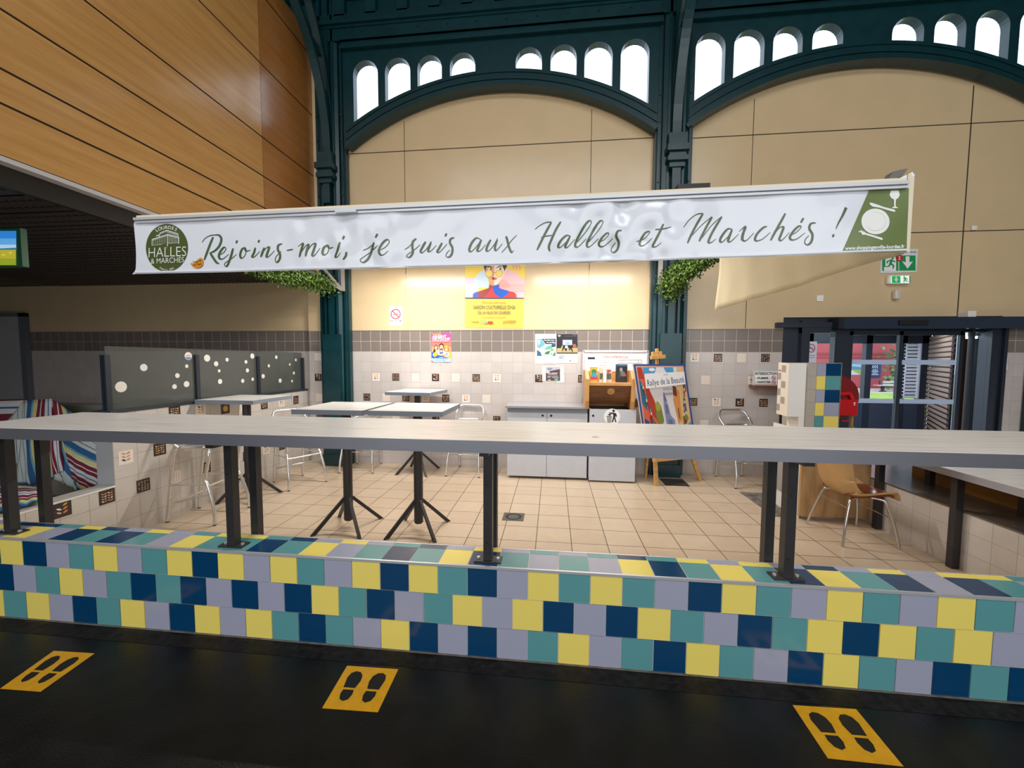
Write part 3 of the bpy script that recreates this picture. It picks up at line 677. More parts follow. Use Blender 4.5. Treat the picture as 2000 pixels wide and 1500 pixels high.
# ------------------------------------------------------------------ grey cupboard and litter cabinet
grey_lam = mat('pale_blue_grey_laminate', 'c3c7cf', .35, noise=.03, nscale=6); grey_top = mat('grey_worktop', '9a9ba0', .16)
CF = 3.47
kx0, kx1, km = onY(990, 932, CF).x, 3.585, onY(1067, 935, CF).x
t = thing('cupboard', ((kx0+kx1)/2, 3.73, 0), 'low grey two-door cupboard with grey worktop against the back wall', 'cupboard')
mb = MB(); mb.box((kx0+.004, CF+.02, .03), (kx1-.004, 3.99, .985), grey_lam); mb.box((kx0+.004, CF+.015, .925), (kx1-.004, CF+.03, .985), mat('dark_rail', '7f858f', .4)); mb.build('carcass', t)  # rail under the worktop, in a darker grey than the doors
mb = MB(); mb.box((kx0-.025, CF-.03, .985), (kx1+.005, 3.99, 1.015), grey_top); mb.build('worktop', t, bevel=.003)
for a, b, hx in ((kx0, km, -.045), (km, kx1, .045)):
    mb = MB(); mb.box((a+.003, CF, .035), (b-.003, CF+.019, .915), grey_lam); d = mb.build('door', t, bevel=.002)
    mb = MB(); mb.disc((km+hx*1.3, CF-.001, .885), .016, (0, -1, 0), black); mb.build('finger_hole', d)
BF = 3.43
bx0, bx1 = 3.605, onY(1240, 942, BF).x
t = thing('litter_cabinet', ((bx0+bx1)/2, 3.7, 0), 'grey litter bin cabinet with a round white pictogram under the wooden book box', 'cabinet')
mb = MB(); 
for a, b in (((bx0, BF+.02, .02), (bx0+.018, 3.98, .99)), ((bx1-.018, BF+.02, .02), (bx1, 3.98, .99)), ((bx0, 3.96, .02), (bx1, 3.98, .99)), ((bx0, BF+.02, .02), (bx1, 3.98, .04))): mb.box(a, b, grey_lam)
mb.build('carcass', t)
mb = MB(); mb.box((bx0+.002, BF, .02), (bx1-.002, BF+.019, .99), grey_lam); d = mb.build('door', t, bevel=.002)
mb = MB(); h = onY(1158.5, 812, BF); mb.disc((h.x, BF-.001, h.z), .016, (0, -1, 0), black); mb.build('finger_hole', d)
mb = MB(); sh = Sheet(mb, lambda x, y: onY(x, y, BF-.001), (0, -1, 0)); K = mat('print_black', '17181c', .5); Wp = mat('print_white', 'f2f2f0', .45)
P6 = lambda x, y: (1120+x/5, 660+y/5)
def poly6(pts, m): sh.poly([P6(*p) for p in pts], m)
c = P6(377, 770); sh.oval(c[0], c[1], 16, 16, Wp)
c = P6(392, 712); sh.oval(c[0], c[1], 2.5, 2.7, K)
poly6([(345, 728), (380, 728), (415, 735), (424, 760), (418, 775), (408, 760), (408, 775), (420, 822), (408, 824), (398, 785), (386, 824), (374, 822), (388, 770), (388, 745), (352, 738)], K)
poly6([(334, 748), (352, 740), (372, 748), (355, 762)], K)
poly6([(322, 762), (378, 768), (374, 774), (323, 768)], K)
for k in range(6):
    a = P6(328+8.5*k, 770); b = P6(334+6.2*k, 826); sh.line(a[0], a[1], b[0], b[1], .5, K)
for y in (782, 796, 810, 824):
    a = P6(326+(y-770)*.1, y); b = P6(373-(y-770)*.12, y+3); sh.line(a[0], a[1], b[0], b[1], .5, K)
mb.build('pictogram', d)
mb = MB(); mb.box((bx0+.03, BF+.05, .93), (bx1-.03, 3.9, .985), mat('black_bin_liner', '15131a', .3)); mb.build('bin_liner', t)
# wooden book box that stands on the litter cabinet
wood_l = grain_mat('pine_board', 'b98247', 'd9a767', 3, 22, .45); wood_d = grain_mat('walnut_board', '5b361c', '87582f', 3, 18, .4)
w0, w1 = onY(1144, 740, BF).x, onY(1240, 740, BF).x; zt_, zs_ = onY(1190, 724, BF).z, onY(1190, 748, BF).z
t = thing('book_box', ((w0+w1)/2, 3.6, .99), 'small wooden box with dark front and book shelf on top, standing on the litter cabinet', 'box')
for a, b in ((w0, w0+.045), (w1-.045, w1)):
    mb = MB(); mb.prism([(BF-.0, .99), (3.86, .99), (3.86, zt_), (BF+.10, zt_), (BF-.03, zs_+.05), (BF-.03, 1.1)], a, b, wood_l, lambda y, z, x: (x, y, z)); mb.build('side_panel', t, bevel=.004)
mb = MB(); mb.box((w0+.045, BF-.01, zs_-.035), (w1-.045, 3.85, zs_), wood_l); mb.build('shelf', t)
mb = MB(); mb.box((w0+.045, 3.84, .99), (w1-.045, 3.86, zt_-.02), wood_l); mb.build('back_panel', t)
mb = MB(); f1 = BF+.0; f2 = BF+.14; zb_ = 1.055
mb.raw([(w0+.047, f1, zs_-.036), (w1-.047, f1, zs_-.036), (w1-.047, f2, zb_), (w0+.047, f2, zb_), (w0+.047, f1+.02, zs_-.036), (w1-.047, f1+.02, zs_-.036), (w1-.047, f2+.02, zb_), (w0+.047, f2+.02, zb_)], [(0, 3, 2, 1), (4, 5, 6, 7), (0, 1, 5, 4), (3, 7, 6, 2), (0, 4, 7, 3), (1, 2, 6, 5)], wood_d, uvs=[[(0, 0), (0, .3), (.6, .3), (.6, 0)]]*6)
fp = mb.build('front_flap', t)
mb = MB(); e = Vector((0, f2-f1, zb_-zs_+.036)).normalized(); nn = Vector((0, e.z, -e.y)); nn = -nn if nn.y > 0 else nn
cc = onY(1193, 764, BF+.05); cc = Vector((cc.x, f1+(zs_-.036-cc.z)/(zs_-.036-zb_)*(f2-f1), cc.z)); mb.cyl(cc, cc+nn*.008, .049, wood_l, 28)
for dx, dz, r in ((-.012, .006, .02), (.012, -.004, .018), (.004, .016, .012)): mb.tube([cc+nn*.0095+Vector((dx+r*math.cos(a), 0, dz+r*math.sin(a)*.9))-e*0 for a in (k*PI/6 for k in range(9))], .002, wood_d, 5)
mb.build('wooden_badge', fp)
# books and leaflets on the shelf of the box
BK = []
def book(x0, x1, y0, y1, Y, depth, cover, label, art, cat='book', name='book'):
    a = onY(x0, y1, Y); b = onY(x1, y0, Y); z0 = zs_+.0005; mb = MB()
    mb.box((a.x, Y, z0), (b.x, Y+depth, b.z), cover)
    sh = Sheet(mb, lambda x, y: (lambda p: Vector((p.x, Y-.0002, max(p.z, z0))))(onY(x, y, Y)), (0, -1, 0)); art(sh)
    return tag(mb.build(name), label, cat, 'books on the wooden box')
cr = lambda h, n=[0]: mat('print_'+h, h, .4)
def art1(s): s.rect(1154, 718, 1167, 728, cr('d9b44a')); s.oval(1160, 726, 5, 5, cr('3d8a4a')); s.poly([(1154, 733), (1160, 727), (1167, 733), (1167, 736), (1154, 736)], cr('3f9fc6')); s.rect(1153.5, 736, 1167, 741, cr('c8384f'))
def art2(s): s.rect(1171, 729, 1194, 741, cr('5a5f4a')); s.poly([(1174, 741), (1180, 730), (1186, 741)], cr('8a9a5a')); s.oval(1188, 724, 5, 4, cr('b9485a')); s.rect(1180, 718, 1194, 722, cr('e8d8cc'))
def art3(s):
    s.rect(1205, 712.5, 1224.5, 715, cr('2f6fae')); s.oval(1213, 722, 3, 4, cr('9a9a9a')); s.oval(1216, 730, 5, 5, cr('6d6d6d')); s.rect(1208, 726, 1212, 738, cr('3a3a3c')); s.rect(1217, 731, 1223, 735, cr('b04a4a'))
book(1152, 1167.5, 717, 741, 3.60, .02, cr('c9a04a'), 'small bright book cover with green and red picture, leftmost on the wooden box', art1)
book(1170, 1195, 718, 741, 3.62, .03, cr('d2c3b6'), 'pale book with dark landscape cover in the middle of the wooden box', art2)
book(1203, 1225.5, 711.5, 741.5, 3.60, .05, cr('202124'), 'thick black book with grey figures and blue top edge, rightmost on the wooden box', art3)
mb = MB(); a, b = onY(1177, 741.5, 3.56), onY(1187, 723, 3.56); cxp = (a.x+b.x)/2; mb.cyl((cxp, 3.585, zs_+.0005), (cxp, 3.585, b.z), .022, Wp, 20, .029); tag(mb.build('paper_cup'), 'plain white paper cup in front of the middle book on the wooden box', 'cup')
# framed evacuation plan leaning on the wall behind the box
t = thing('evacuation_plan', (onY(1200, 760, 3.96).x, 3.96, 1.02), 'large framed PLAN D\'INTERVENTION notice leaning on the wall behind the wooden book box', 'notice')
PY = 3.955; g = lambda x, y: onY(x, y, PY)
A, B, D_ = g(1139, 687), g(1266, 691), g(1136, 778); zbt = D_.z
fr_m = mat('silver_frame', 'd6d2d2', .3, .5)
mb = MB(); mb.box((A.x, PY, zbt), (B.x, PY+.02, A.z), Wp); sh = Sheet(mb, lambda x, y: onY(x, y, PY), (0, -1, 0))
R_ = mat('print_red', 'c0394a', .5); Gy = mat('print_grey', '8c8c90', .5); Nv = mat('print_navy', '2a4a7a', .5)
sh.text("PLAN D'INTERVENTION", 1203, 699.8, 4.6, R_, .012, width=47, slope=.02); p = P6(140, 188); sh.rect(p[0], p[1], p[0]+14, p[1]+4, K)
for k, s_ in enumerate(('LES HALLES', 'PLACE DU CHAMP COMMUN', '65100 LOURDES')): sh.text(s_, 1179, 704.5+2.4*k, 1.7, Gy, slope=.02)
for q in ((1208, 703, 1253, 703), (1208, 709, 1253, 709), (1208, 703, 1208, 709), (1253, 703, 1253, 709), (1208, 703, 1208, 712), (1215, 703, 1215, 709), (1246, 703, 1246, 709)): sh.line(*q, .6, Gy)
for q in ((1172, 713, 1182, 713), (1172, 713, 1172, 722), (1182, 713, 1182, 722), (1172, 722, 1182, 722), (1177, 713, 1177, 722)): sh.line(*q, .6, Gy)

mb.build('printed_sheet', t)
mb = MB(); w = .022
for a, b in (((A.x-w/2, zbt), (A.x+w, A.z+w/2)), ((B.x-w, zbt), (B.x+w/2, A.z+w/2)), ((A.x, A.z-w/2), (B.x, A.z+w)), ((A.x, zbt-w/2), (B.x, zbt+w))): mb.box((a[0], PY-.012, a[1]), (b[0], PY+.022, b[1]), fr_m)
mb.build('frame', t, bevel=.003)
# ------------------------------------------------------------------ easel with the painted board
pine = grain_mat('easel_pine', 'bd8a4c', 'dcae6c', 3, 24, .45)
t = thing('easel', (4.72, 3.6, 0), 'light pine easel standing before the dark green middle column', 'easel')
fl, fr_, rr = onZ(1040+1208/5, 840+545/5, 0), onZ(1040+1635/5, 840+490/5, 0), onZ(1040+1068/5, 840+402/5, 0)
U = Vector((fr_.x-fl.x, fr_.y-fl.y, 0)).normalized(); NB = Vector((U.y, -U.x, 0)); TL = .09
VB = (Vector((0, 0, 1)) - NB*TL).normalized(); NP = U.cross(VB).normalized()
base = (fl+fr_)/2
def onP(px, py, off=0):
    d = ray(px, py); p0 = base+NP*off; return CAM+d*((p0-CAM).dot(NP)/d.dot(NP))
legt = onP(1278, 700, -.01)
mb = MB(); mb.bar(fl+Vector((0, 0, 0)), onP(1272, 716, -.03), .05, .03, pine, up=NP); mb.build('leg', t)
mb = MB(); mb.bar(fr_, onP(1292, 716, -.03), .05, .03, pine, up=NP); mb.build('leg', t)
mb = MB(); rr2 = Vector((rr.x-.02, 3.72, 0)); mb.bar(rr2, onP(1282, 722, -.06), .045, .03, pine, up=(1, 0, 0)); mb.build('leg', t)
mb = MB(); mb.bar(onP(1284, 760, -.045), onP(1283, 681, -.045), .045, .025, pine, up=NP); mb.bar(onP(1271, 698.5, -.012), onP(1299, 696.5, -.012), .05, .03, pine, up=NP); mb.bar(onP(1273, 691, -.03), onP(1292, 690, -.03), .05, .03, pine, up=NP); mb.build('mast', t, bevel=.004)
mb = MB(); mb.bar(onP(1276, 896.5, .035), onP(1361, 888.5, .035), .075, .05, pine, up=NP); mb.build('tray', t, bevel=.004)
bluef = mat('board_blue_edge', '35568f', .4)
mb = MB(); Q = [(1237, 711), (1337.5, 711.5), (1362, 884), (1263.5, 893.5)]
fp_ = [onP(*q, .012) for q in Q]; bk_ = [onP(*q, .012)-NP*.02 for q in Q]
mb.face(fp_, bluef); mb.face(bk_[::-1], wood_l)
for i in range(4): mb.face([fp_[i], bk_[i], bk_[(i+1) % 4], fp_[(i+1) % 4]], mat('board_pale_side', 'c9bfae', .5))
# the picture is laid out in its own frame (0..1), left to right and top to bottom
def q4(u, v, off=.0005):
    a = fp_[0].lerp(fp_[1], u); b = fp_[3].lerp(fp_[2], u); return a.lerp(b, v)+NP*off
class Art(Sheet):
    def P(s, x, y): return q4(x, y, .0004*s.k)
art = Art(mb, None, NP)
ink = {k: mat('paint_'+k, v, .5) for k, v in dict(cream='f0d9c4', sky='4f9fd0', cloud='e6dfe0', red='b8402e', coral='d9684a', rust='7a3626', orange='d9954f', sand='e6bd85', teal='2f6f8a', green='7d8a3a', lime='a8a848', spire='8a93b0', spire2='6d7698', skin='e0a884', hair='6a3423', shirt='9ac0dd', awning='3f9fc4', brown='8d5a3e', white='f4f0ec', navy='2b4a80', pink='e0a79b').items()}
art.rect(.035, .02, .965, .975, ink['pink']); art.rect(.055, .035, .945, .96, ink['cloud'])
art.poly([(.16, .035), (.16, .12), (.75, .12), (.75, .035)], ink['sky']); art.poly([(.42, .035), (.36, .12), (.62, .12), (.56, .035)], ink['cloud']); art.oval(.33, .06, .06, .018, ink['white'])
art.poly([(.055, .035), (.055, .80), (.25, .78), (.32, .66), (.30, .40), (.18, .20), (.15, .035)], ink['coral'])
art.poly([(.055, .035), (.055, .16), (.16, .16), (.13, .035)], ink['red']); art.poly([(.055, .16), (.055, .42), (.13, .50), (.15, .36), (.10, .20)], ink['teal'])
art.poly([(.15, .24), (.16, .50), (.28, .60), (.29, .42), (.22, .26)], ink['red']); art.poly([(.055, .58), (.055, .80), (.14, .80), (.14, .62)], ink['navy'])
for k in range(3): art.poly([(.16+.035*k, .56+.03*k), (.16+.035*k, .66+.03*k), (.185+.035*k, .665+.03*k), (.185+.035*k, .57+.03*k)], ink['rust'])
art.poly([(.945, .035), (.945, .80), (.80, .78), (.70, .68), (.68, .42), (.78, .22), (.82, .035)], ink['sand'])
art.poly([(.70, .24), (.66, .40), (.70, .66), (.78, .62), (.80, .30)], ink['orange']); art.poly([(.68, .24), (.67, .34), (.74, .36), (.75, .25)], ink['rust'])
art.poly([(.86, .38), (.86, .52), (.90, .53), (.90, .39)], ink['teal']); art.poly([(.89, .18), (.89, .30), (.945, .31), (.945, .18)], ink['brown']); art.poly([(.72, .48), (.72, .60), (.745, .61), (.745, .49)], ink['brown'])
art.oval(.86, .60, .05, .04, ink['green']); art.oval(.84, .64, .03, .025, ink['rust'])
art.poly([(.30, .44), (.28, .58), (.34, .70), (.42, .62), (.40, .46), (.34, .40)], ink['green']); art.oval(.34, .46, .05, .05, ink['lime']); art.oval(.38, .76, .06, .05, ink['lime'])
art.poly([(.485, .30), (.455, .46), (.46, .66), (.55, .70), (.63, .72), (.63, .62), (.56, .56), (.54, .46)], ink['spire']); art.poly([(.485, .30), (.465, .40), (.53, .41)], ink['spire2']); art.poly([(.48, .44), (.48, .54), (.53, .55), (.53, .45)], ink['spire2']); art.poly([(.50, .60), (.50, .68), (.58, .70), (.58, .62)], ink['spire2'])
art.poly([(.945, .64), (.72, .76), (.70, .79), (.80, .79), (.945, .73)], ink['awning']); art.oval(.885, .755, .045, .028, ink['white'])
art.poly([(.055, .80), (.055, .96), (.945, .96), (.945, .78), (.72, .80), (.60, .74), (.48, .74), (.25, .78)], ink['brown'])
art.poly([(.055, .80), (.06, .96), (.16, .96), (.15, .78)], ink['rust']); art.poly([(.82, .80), (.82, .96), (.945, .96), (.945, .79)], ink['teal'])
art.poly([(.28, .96), (.31, .88), (.44, .86), (.54, .88), (.56, .96)], ink['shirt']); art.oval(.40, .835, .075, .075, ink['hair']); art.poly([(.35, .80), (.44, .80), (.445, .85), (.40, .885), (.36, .86)], ink['skin']); art.poly([(.30, .80), (.33, .79), (.345, .87), (.31, .88)], ink['skin'])
art.oval(.63, .83, .07, .08, ink['hair']); art.poly([(.585, .79), (.65, .79), (.655, .85), (.61, .88), (.57, .85)], ink['skin']); art.poly([(.56, .96), (.58, .89), (.68, .88), (.74, .93), (.75, .96)], ink['pink']); art.poly([(.55, .775), (.60, .745), (.68, .76), (.72, .79)], ink['orange'])
rr_ = random.Random(11)
for k in range(16):     # windows and shutters along the painted houses
    v = .20+.035*k; u = .075+.010*k+rr_.uniform(-.01, .01); h = .03; w = .022
    art.poly([(u, v), (u, v+h), (u+w, v+h+.006), (u+w, v+.006)], ink[('sky', 'cream', 'rust', 'teal')[k % 4]])
    u = .90-.009*k+rr_.uniform(-.012, .012); art.poly([(u, v), (u, v+h), (u+w, v+h-.006), (u+w, v-.006)], ink[('brown', 'teal', 'cream', 'rust')[k % 4]])
for k in range(14):     # passers-by and awnings at the foot of the street
    u = .17+.05*k; v = .76+rr_.uniform(-.015, .03); art.poly([(u, v), (u-.012, v+.05), (u+.014, v+.05)], ink[('red', 'sand', 'navy', 'cream', 'orange')[k % 5]])
art.poly([(.28, .96), (.31, .88), (.44, .86), (.54, .88), (.56, .96)], ink['shirt']); art.oval(.40, .835, .075, .075, ink['hair']); art.poly([(.35, .80), (.44, .80), (.445, .85), (.40, .885), (.36, .86)], ink['skin'])
art.oval(.63, .83, .07, .08, ink['hair']); art.poly([(.585, .79), (.65, .79), (.655, .85), (.61, .88), (.57, .85)], ink['skin']); art.poly([(.55, .775), (.60, .745), (.68, .76), (.72, .79)], ink['orange'])
# slanted white title strip and its lettering
art.poly([(.145, .105), (.13, .265), (.915, .225), (.925, .085)], ink['white'])
def ttext(s_, u, v, h, m, w, bold=0, slope=-.035):
    art.k += 1; tmp = MB(); text(tmp, s_, lambda a, b: (a, b, 0), m, h/.7, bold, 'LEFT'); ww = max(p.x for p in tmp.v)
    text(mb, s_, lambda a, b: art.P(u+a*w/ww, v-b*.63+slope*a*w/ww), m, h/.7, bold, 'LEFT')
ttext('Rallye de la Beauté', .165, .238, .105, ink['navy'], .73, .004, slope=-.05)
ttext('Commerces', .50, .125, .03, ink['spire2'], .09, 0)
ttext('LOTS A', .46, .285, .035, ink['navy'], .17, .01, 0); ttext('GAGNER !', .46, .335, .035, ink['navy'], .19, .01, 0)
tag(mb.build('poster_board'), 'painted street-scene board titled Rallye de la Beauté tilted on the pine easel', 'poster board')
# ------------------------------------------------------------------ sheets on the back wall
def sheet_on_wall(name, label, cat, corners, base_m, Y=YB, group=None, lift=.004, thick=.002):
    mb = MB(); Y0 = Y-lift; P = [onY(*c, Y0) for c in corners]; Bk = [p+Vector((0, thick, 0)) for p in P]
    mb.face(P, base_m); mb.face(Bk[::-1], base_m)
    for i in range(4): mb.face([P[i], Bk[i], Bk[(i+1) % 4], P[(i+1) % 4]], base_m)
    sh = Sheet(mb, lambda x, y: onY(x, y, Y0-.0002), (0, -1, 0))
    return mb, sh, lambda: tag(mb.build(name), label, cat, group)
yel = mat('poster_yellow', 'eccf58', .45)
ps = lambda x, y: (880+x*180/1688, 500+y*160/1500)
mb, sh, fin = sheet_on_wall('culture_poster', 'large yellow SAISON CULTURELLE poster with a portrait in round glasses on the bright back wall', 'poster', [(907.5, 640), (1022, 641.5), (1025.5, 470), (909, 470)], yel)
def pp(pts, h): sh.poly([ps(*p) for p in pts], mat('poster_'+h, h, .4))
def po(x, y, rx, ry, h, a0=0, a1=2*PI): c = ps(x, y); sh.oval(c[0], c[1], rx*.1066, ry*.1066, mat('poster_'+h, h, .4), 28, a0, a1)
pp([(270, -280), (270, 400), (1362, 420), (1365, -280)], 'f3d24e')
pp([(270, 400), (270, 765), (510, 765), (510, 400)], 'dcc6dc'); pp([(510, 580), (510, 765), (900, 765), (900, 580)], 'f0d050')
po(700, 580, 290, 350, 'c9dde6', PI, 1.5*PI); pp([(700, 230), (700, 582), (410, 582), (440, 420), (560, 280)], 'c9dde6')
pp([(900, 240), (1040, 235), (1180, 290), (1300, 390), (1362, 440), (1345, 765), (900, 765)], 'eec0c4'); po(970, 580, 120, 145, 'eba9a8', PI, 2*PI)
for k in range(5): pp([(890, 520+32*k), (890, 530+32*k), (1350, 530+32*k), (1350, 520+32*k)], 'e89a8a')
for k in range(3): pp([(1110+60*k, 150+10*k), (1150+60*k, 190+10*k), (1135+60*k, 240+10*k), (1150+60*k, 245+10*k), (1172+60*k, 190+10*k), (1135+60*k, 140+10*k)], 'e39fb0')
pp([(720, 450), (715, 560), (800, 600), (890, 560), (890, 430)], 'd99a6c')
pp([(640, 100), (625, 260), (660, 370), (730, 470), (800, 540), (800, 60), (700, 30)], 'e0a672'); pp([(800, 60), (800, 540), (850, 530), (920, 450), (980, 360), (1020, 270), (1025, 100), (950, 30)], 'f3dcc8')
pp([(600, 160), (640, 290), (650, 230), (665, 195), (720, 180), (780, 100), (860, 175), (950, 180), (985, 260), (980, 300), (1035, 180), (1020, 0), (900, -80), (720, -80), (620, 20)], '1f1b22')
pp([(680, 200), (720, 185), (770, 215), (765, 228), (720, 205), (685, 215)], '2a2024'); pp([(845, 212), (900, 185), (945, 200), (940, 212), (900, 200), (850, 225)], '2a2024')
po(725, 240, 40, 22, 'efe2d6'); po(740, 240, 16, 18, '2d2623'); po(895, 240, 42, 22, 'fbf6f0'); po(912, 240, 17, 19, '2d2623')
for cx in (708, 893):
    po(cx, 322, 63, 64, 'f3d96c'); c = ps(cx, 322); sh.ring(c[0], c[1], 6.9, 7.0, .09, mat('poster_rim', 'c9922e', .4))
pp([(770, 305), (800, 300), (830, 305), (830, 312), (770, 312)], 'c9922e'); pp([(785, 345), (800, 300), (800, 355)], 'cd8d5c')
pp([(750, 410), (780, 392), (800, 400), (800, 440), (775, 432)], '6d2a30'); pp([(800, 400), (825, 392), (858, 408), (830, 438), (800, 442)], 'dd6a52')
pp([(718, 525), (705, 590), (540, 645), (440, 675), (415, 720), (410, 765), (510, 765), (780, 765), (790, 560)], '9c3a38'); pp([(415, 700), (440, 675), (510, 655), (510, 765), (410, 765)], '3a5cb8'); pp([(780, 570), (700, 660), (620, 765), (860, 765), (820, 700)], 'd93a44'); pp([(790, 545), (890, 525), (890, 590), (1090, 650), (1160, 665), (1200, 700), (1212, 768), (850, 768)], 'e23a38'); pp([(785, 545), (890, 525), (890, 590), (1085, 652), (1030, 720), (940, 770), (860, 740), (800, 670), (775, 600)], '1f5cc8')
pp([(264, 762), (264, 778), (1344, 778), (1344, 766)], '3b4a98')
Ntx = mat('poster_ink', '2a4058', .5); Otx = mat('poster_ochre', 'b98a2c', .5)
def pt(s_, x, y, h, w, m, bold=0): c = ps(x, y); sh.text(s_, c[0]-w*.0533, c[1], h*.1066, m, bold, 'LEFT', width=w*.1066)
pt('THÉÂTRE - DANSE - OPÉRA - MUSIQUE...', 797, 872, 34, 460, Otx); pt('SAISON CULTURELLE 25•26', 800, 972, 66, 770, Ntx, .004); pt('DE LA VILLE DE LOURDES', 797, 1066, 56, 600, Ntx, .004); pt('Tout le programme sur www.lourdes.fr', 793, 1134, 28, 450, Otx)
pt('le parvis', 455, 1218, 30, 135, mat('poster_olive', '6d6a20', .5), .02); pp([(605, 1192), (605, 1245), (655, 1245), (655, 1192)], '6f9fc0'); pp([(640, 1200), (615, 1220), (640, 1240)], 'e8f0f4')
pp([(684, 1205), (684, 1243), (778, 1243), (778, 1205), (750, 1190), (735, 1208), (715, 1190)], 'c2483c'); pt('LOURDES', 1108, 1208, 28, 185, mat('poster_brown', '6a5030', .5), .02); pp([(1040, 1214), (1040, 1224), (1200, 1228), (1200, 1219)], 'd98a2c'); pp([(960, 1250), (985, 1185), (995, 1185), (970, 1250)], 'd98a2c'); pp([(980, 1250), (1005, 1185), (1015, 1185), (990, 1250)], 'd98a2c'); pp([(950, 1212), (1030, 1206), (1030, 1212), (950, 1219)], 'd98a2c')
fin()
pa = lambda x, y: (830+x*70/1312, 640+y*80/1500)
mb, sh, fin = sheet_on_wall('pocket_money_poster', 'small pink and orange ARGENT DE POCHE poster on the dark grey tile band', 'poster', [(842.8, 707.5), (881, 707.2), (881.5, 651), (841.5, 651)], mat('poster_e8607c', 'e8607c', .4))
_f = .05335
def pp(pts, h): sh.poly([pa(*p) for p in pts], mat('poster_'+h, h, .4))
def po(x, y, rx, ry, h): c = pa(x, y); sh.oval(c[0], c[1], rx*_f, ry*_f, mat('poster_'+h, h, .4))
pp([(225, 210), (230, 350), (965, 350), (960, 210)], 'e84a9c'); pp([(230, 350), (235, 480), (968, 480), (965, 350)], 'ea5c84'); pp([(235, 480), (238, 700), (968, 700), (968, 480)], 'ee7a6c'); pp([(238, 700), (240, 900), (968, 900), (968, 700)], 'f4a06a'); pp([(700, 900), (700, 1140), (968, 1140), (968, 900)], 'f0c04e')
pp([(240, 870), (240, 1130), (850, 1130), (720, 1080), (450, 1000), (330, 930)], '2a6ad8'); pp([(240, 1120), (245, 1190), (330, 1265), (965, 1258), (965, 1125)], 'b4d4f0')
po(405, 760, 70, 130, '4a1f28'); po(405, 740, 48, 75, 'e8b898'); pp([(330, 800), (300, 900), (370, 905), (390, 820)], '4a1f28'); pp([(400, 810), (380, 910), (470, 930), (510, 820)], 'f0d8a0')
po(605, 690, 90, 120, '3a1f28'); po(605, 720, 68, 95, 'eab394'); pp([(560, 770), (645, 770), (630, 820), (575, 820)], '6a3434'); pp([(510, 830), (460, 920), (470, 1000), (750, 1000), (750, 900), (700, 830)], 'f2ede8'); pp([(548, 830), (545, 960), (670, 940), (665, 830), (640, 830), (640, 900), (570, 900), (570, 830)], '3c4a8a'); pp([(480, 1000), (560, 960), (740, 960), (760, 1010), (600, 1035)], 'eab394')
po(790, 800, 80, 90, 'b9642c'); po(790, 800, 48, 66, 'f0c0a0'); po(788, 700, 70, 55, 'f2b428'); pp([(710, 725), (710, 745), (870, 745), (870, 725)], 'e09a20'); pp([(760, 880), (740, 1060), (880, 1080), (905, 940), (860, 880)], 'f0dcc0'); pp([(765, 930), (765, 1010), (830, 1010), (830, 930)], '8a9ac0'); pp([(690, 1030), (860, 1040), (870, 1090), (740, 1090)], 'eab394')
po(375, 985, 76, 78, 'f6dc4a'); po(375, 985, 50, 46, 'f2c81c')
def pt(s_, x, y, h, w, m, bold=0): c = pa(x, y); sh.text(s_, c[0], c[1], h*_f, m, bold, 'LEFT', width=w*_f)
pp([(280, 225), (280, 260), (590, 260), (590, 225)], 'f2a06a'); pt('ARGENT', 285, 358, 82, 515, Wp, .035); pt('DE POCHE', 280, 448, 78, 635, Wp, .035)
for a, b in ((285, 330), (345, 430), (450, 490), (505, 600), (620, 700), (715, 880)): pp([(a, 472), (a, 500), (b, 500), (b, 472)], 'f8e8ea')
pp([(525, 1090), (525, 1102), (685, 1102), (685, 1090)], 'f2f4fa'); pp([(360, 1164), (360, 1176), (860, 1178), (860, 1166)], '6a9ad8'); pp([(700, 1200), (720, 1245), (740, 1200)], '3a7ad0'); pp([(765, 1205), (765, 1245), (825, 1245), (825, 1205)], 'f2f4fa')
fin()
pb = lambda x, y: (1035+x*105/1312, 640+y*120/1500)
_f = .08
def pp(pts, h): sh.poly([pb(*p) for p in pts], mat('poster_'+h, h, .4))
def pr(x0, y0, x1, y1, h): pp([(x0, y0), (x0, y1), (x1, y1), (x1, y0)], h)
def pt(s_, x, y, h, w, m, bold=0): c = pb(x, y); sh.text(s_, c[0], c[1], h*_f, m, bold, 'LEFT', width=w*_f)
mb, sh, fin = sheet_on_wall('garden_poster', 'white poster with a teal garden picture, left of the pair on the dark tile band', 'poster', [pb(127, 886), pb(638, 882), pb(645, 152), pb(127, 152)], Wp)
pr(175, 268, 628, 686, 'dfe6e2'); pp([(175, 268), (175, 480), (250, 500), (370, 410), (330, 330), (300, 268)], '6fb0bf'); pp([(190, 290), (200, 440), (260, 360), (250, 300)], 'c8e2ea'); pp([(300, 268), (380, 400), (520, 400), (628, 380), (628, 268)], '28395c'); pp([(530, 400), (530, 480), (628, 460), (628, 390)], '2f4a6a')
pp([(340, 530), (420, 460), (520, 420), (540, 520), (450, 530)], '5fb8a4'); pp([(230, 530), (380, 430), (530, 395), (520, 420), (400, 460), (280, 545)], 'f0e2d8'); pp([(350, 640), (390, 590), (500, 560), (460, 650)], '3f7a4a'); pp([(175, 540), (175, 686), (290, 686), (260, 600)], '2f6a86'); pp([(500, 570), (520, 520), (600, 510), (560, 560)], '7fae4a'); pp([(510, 620), (530, 610), (540, 670), (525, 670)], 'd8654a'); pp([(560, 640), (560, 686), (628, 686), (628, 580)], '4f9a8c')
pt('Rendez-vous', 345, 318, 34, 250, Wp, .02); pt('aux jardins', 400, 372, 34, 210, Wp, .02)
for y, a, b in ((676, 315, 470), (702, 265, 500), (728, 330, 440), (778, 320, 440), (830, 340, 590), (855, 320, 590), (828, 175, 270), (192, 175, 250), (210, 205, 265)): pr(a, y, b, y+6, 'a8a4ac')
fin()
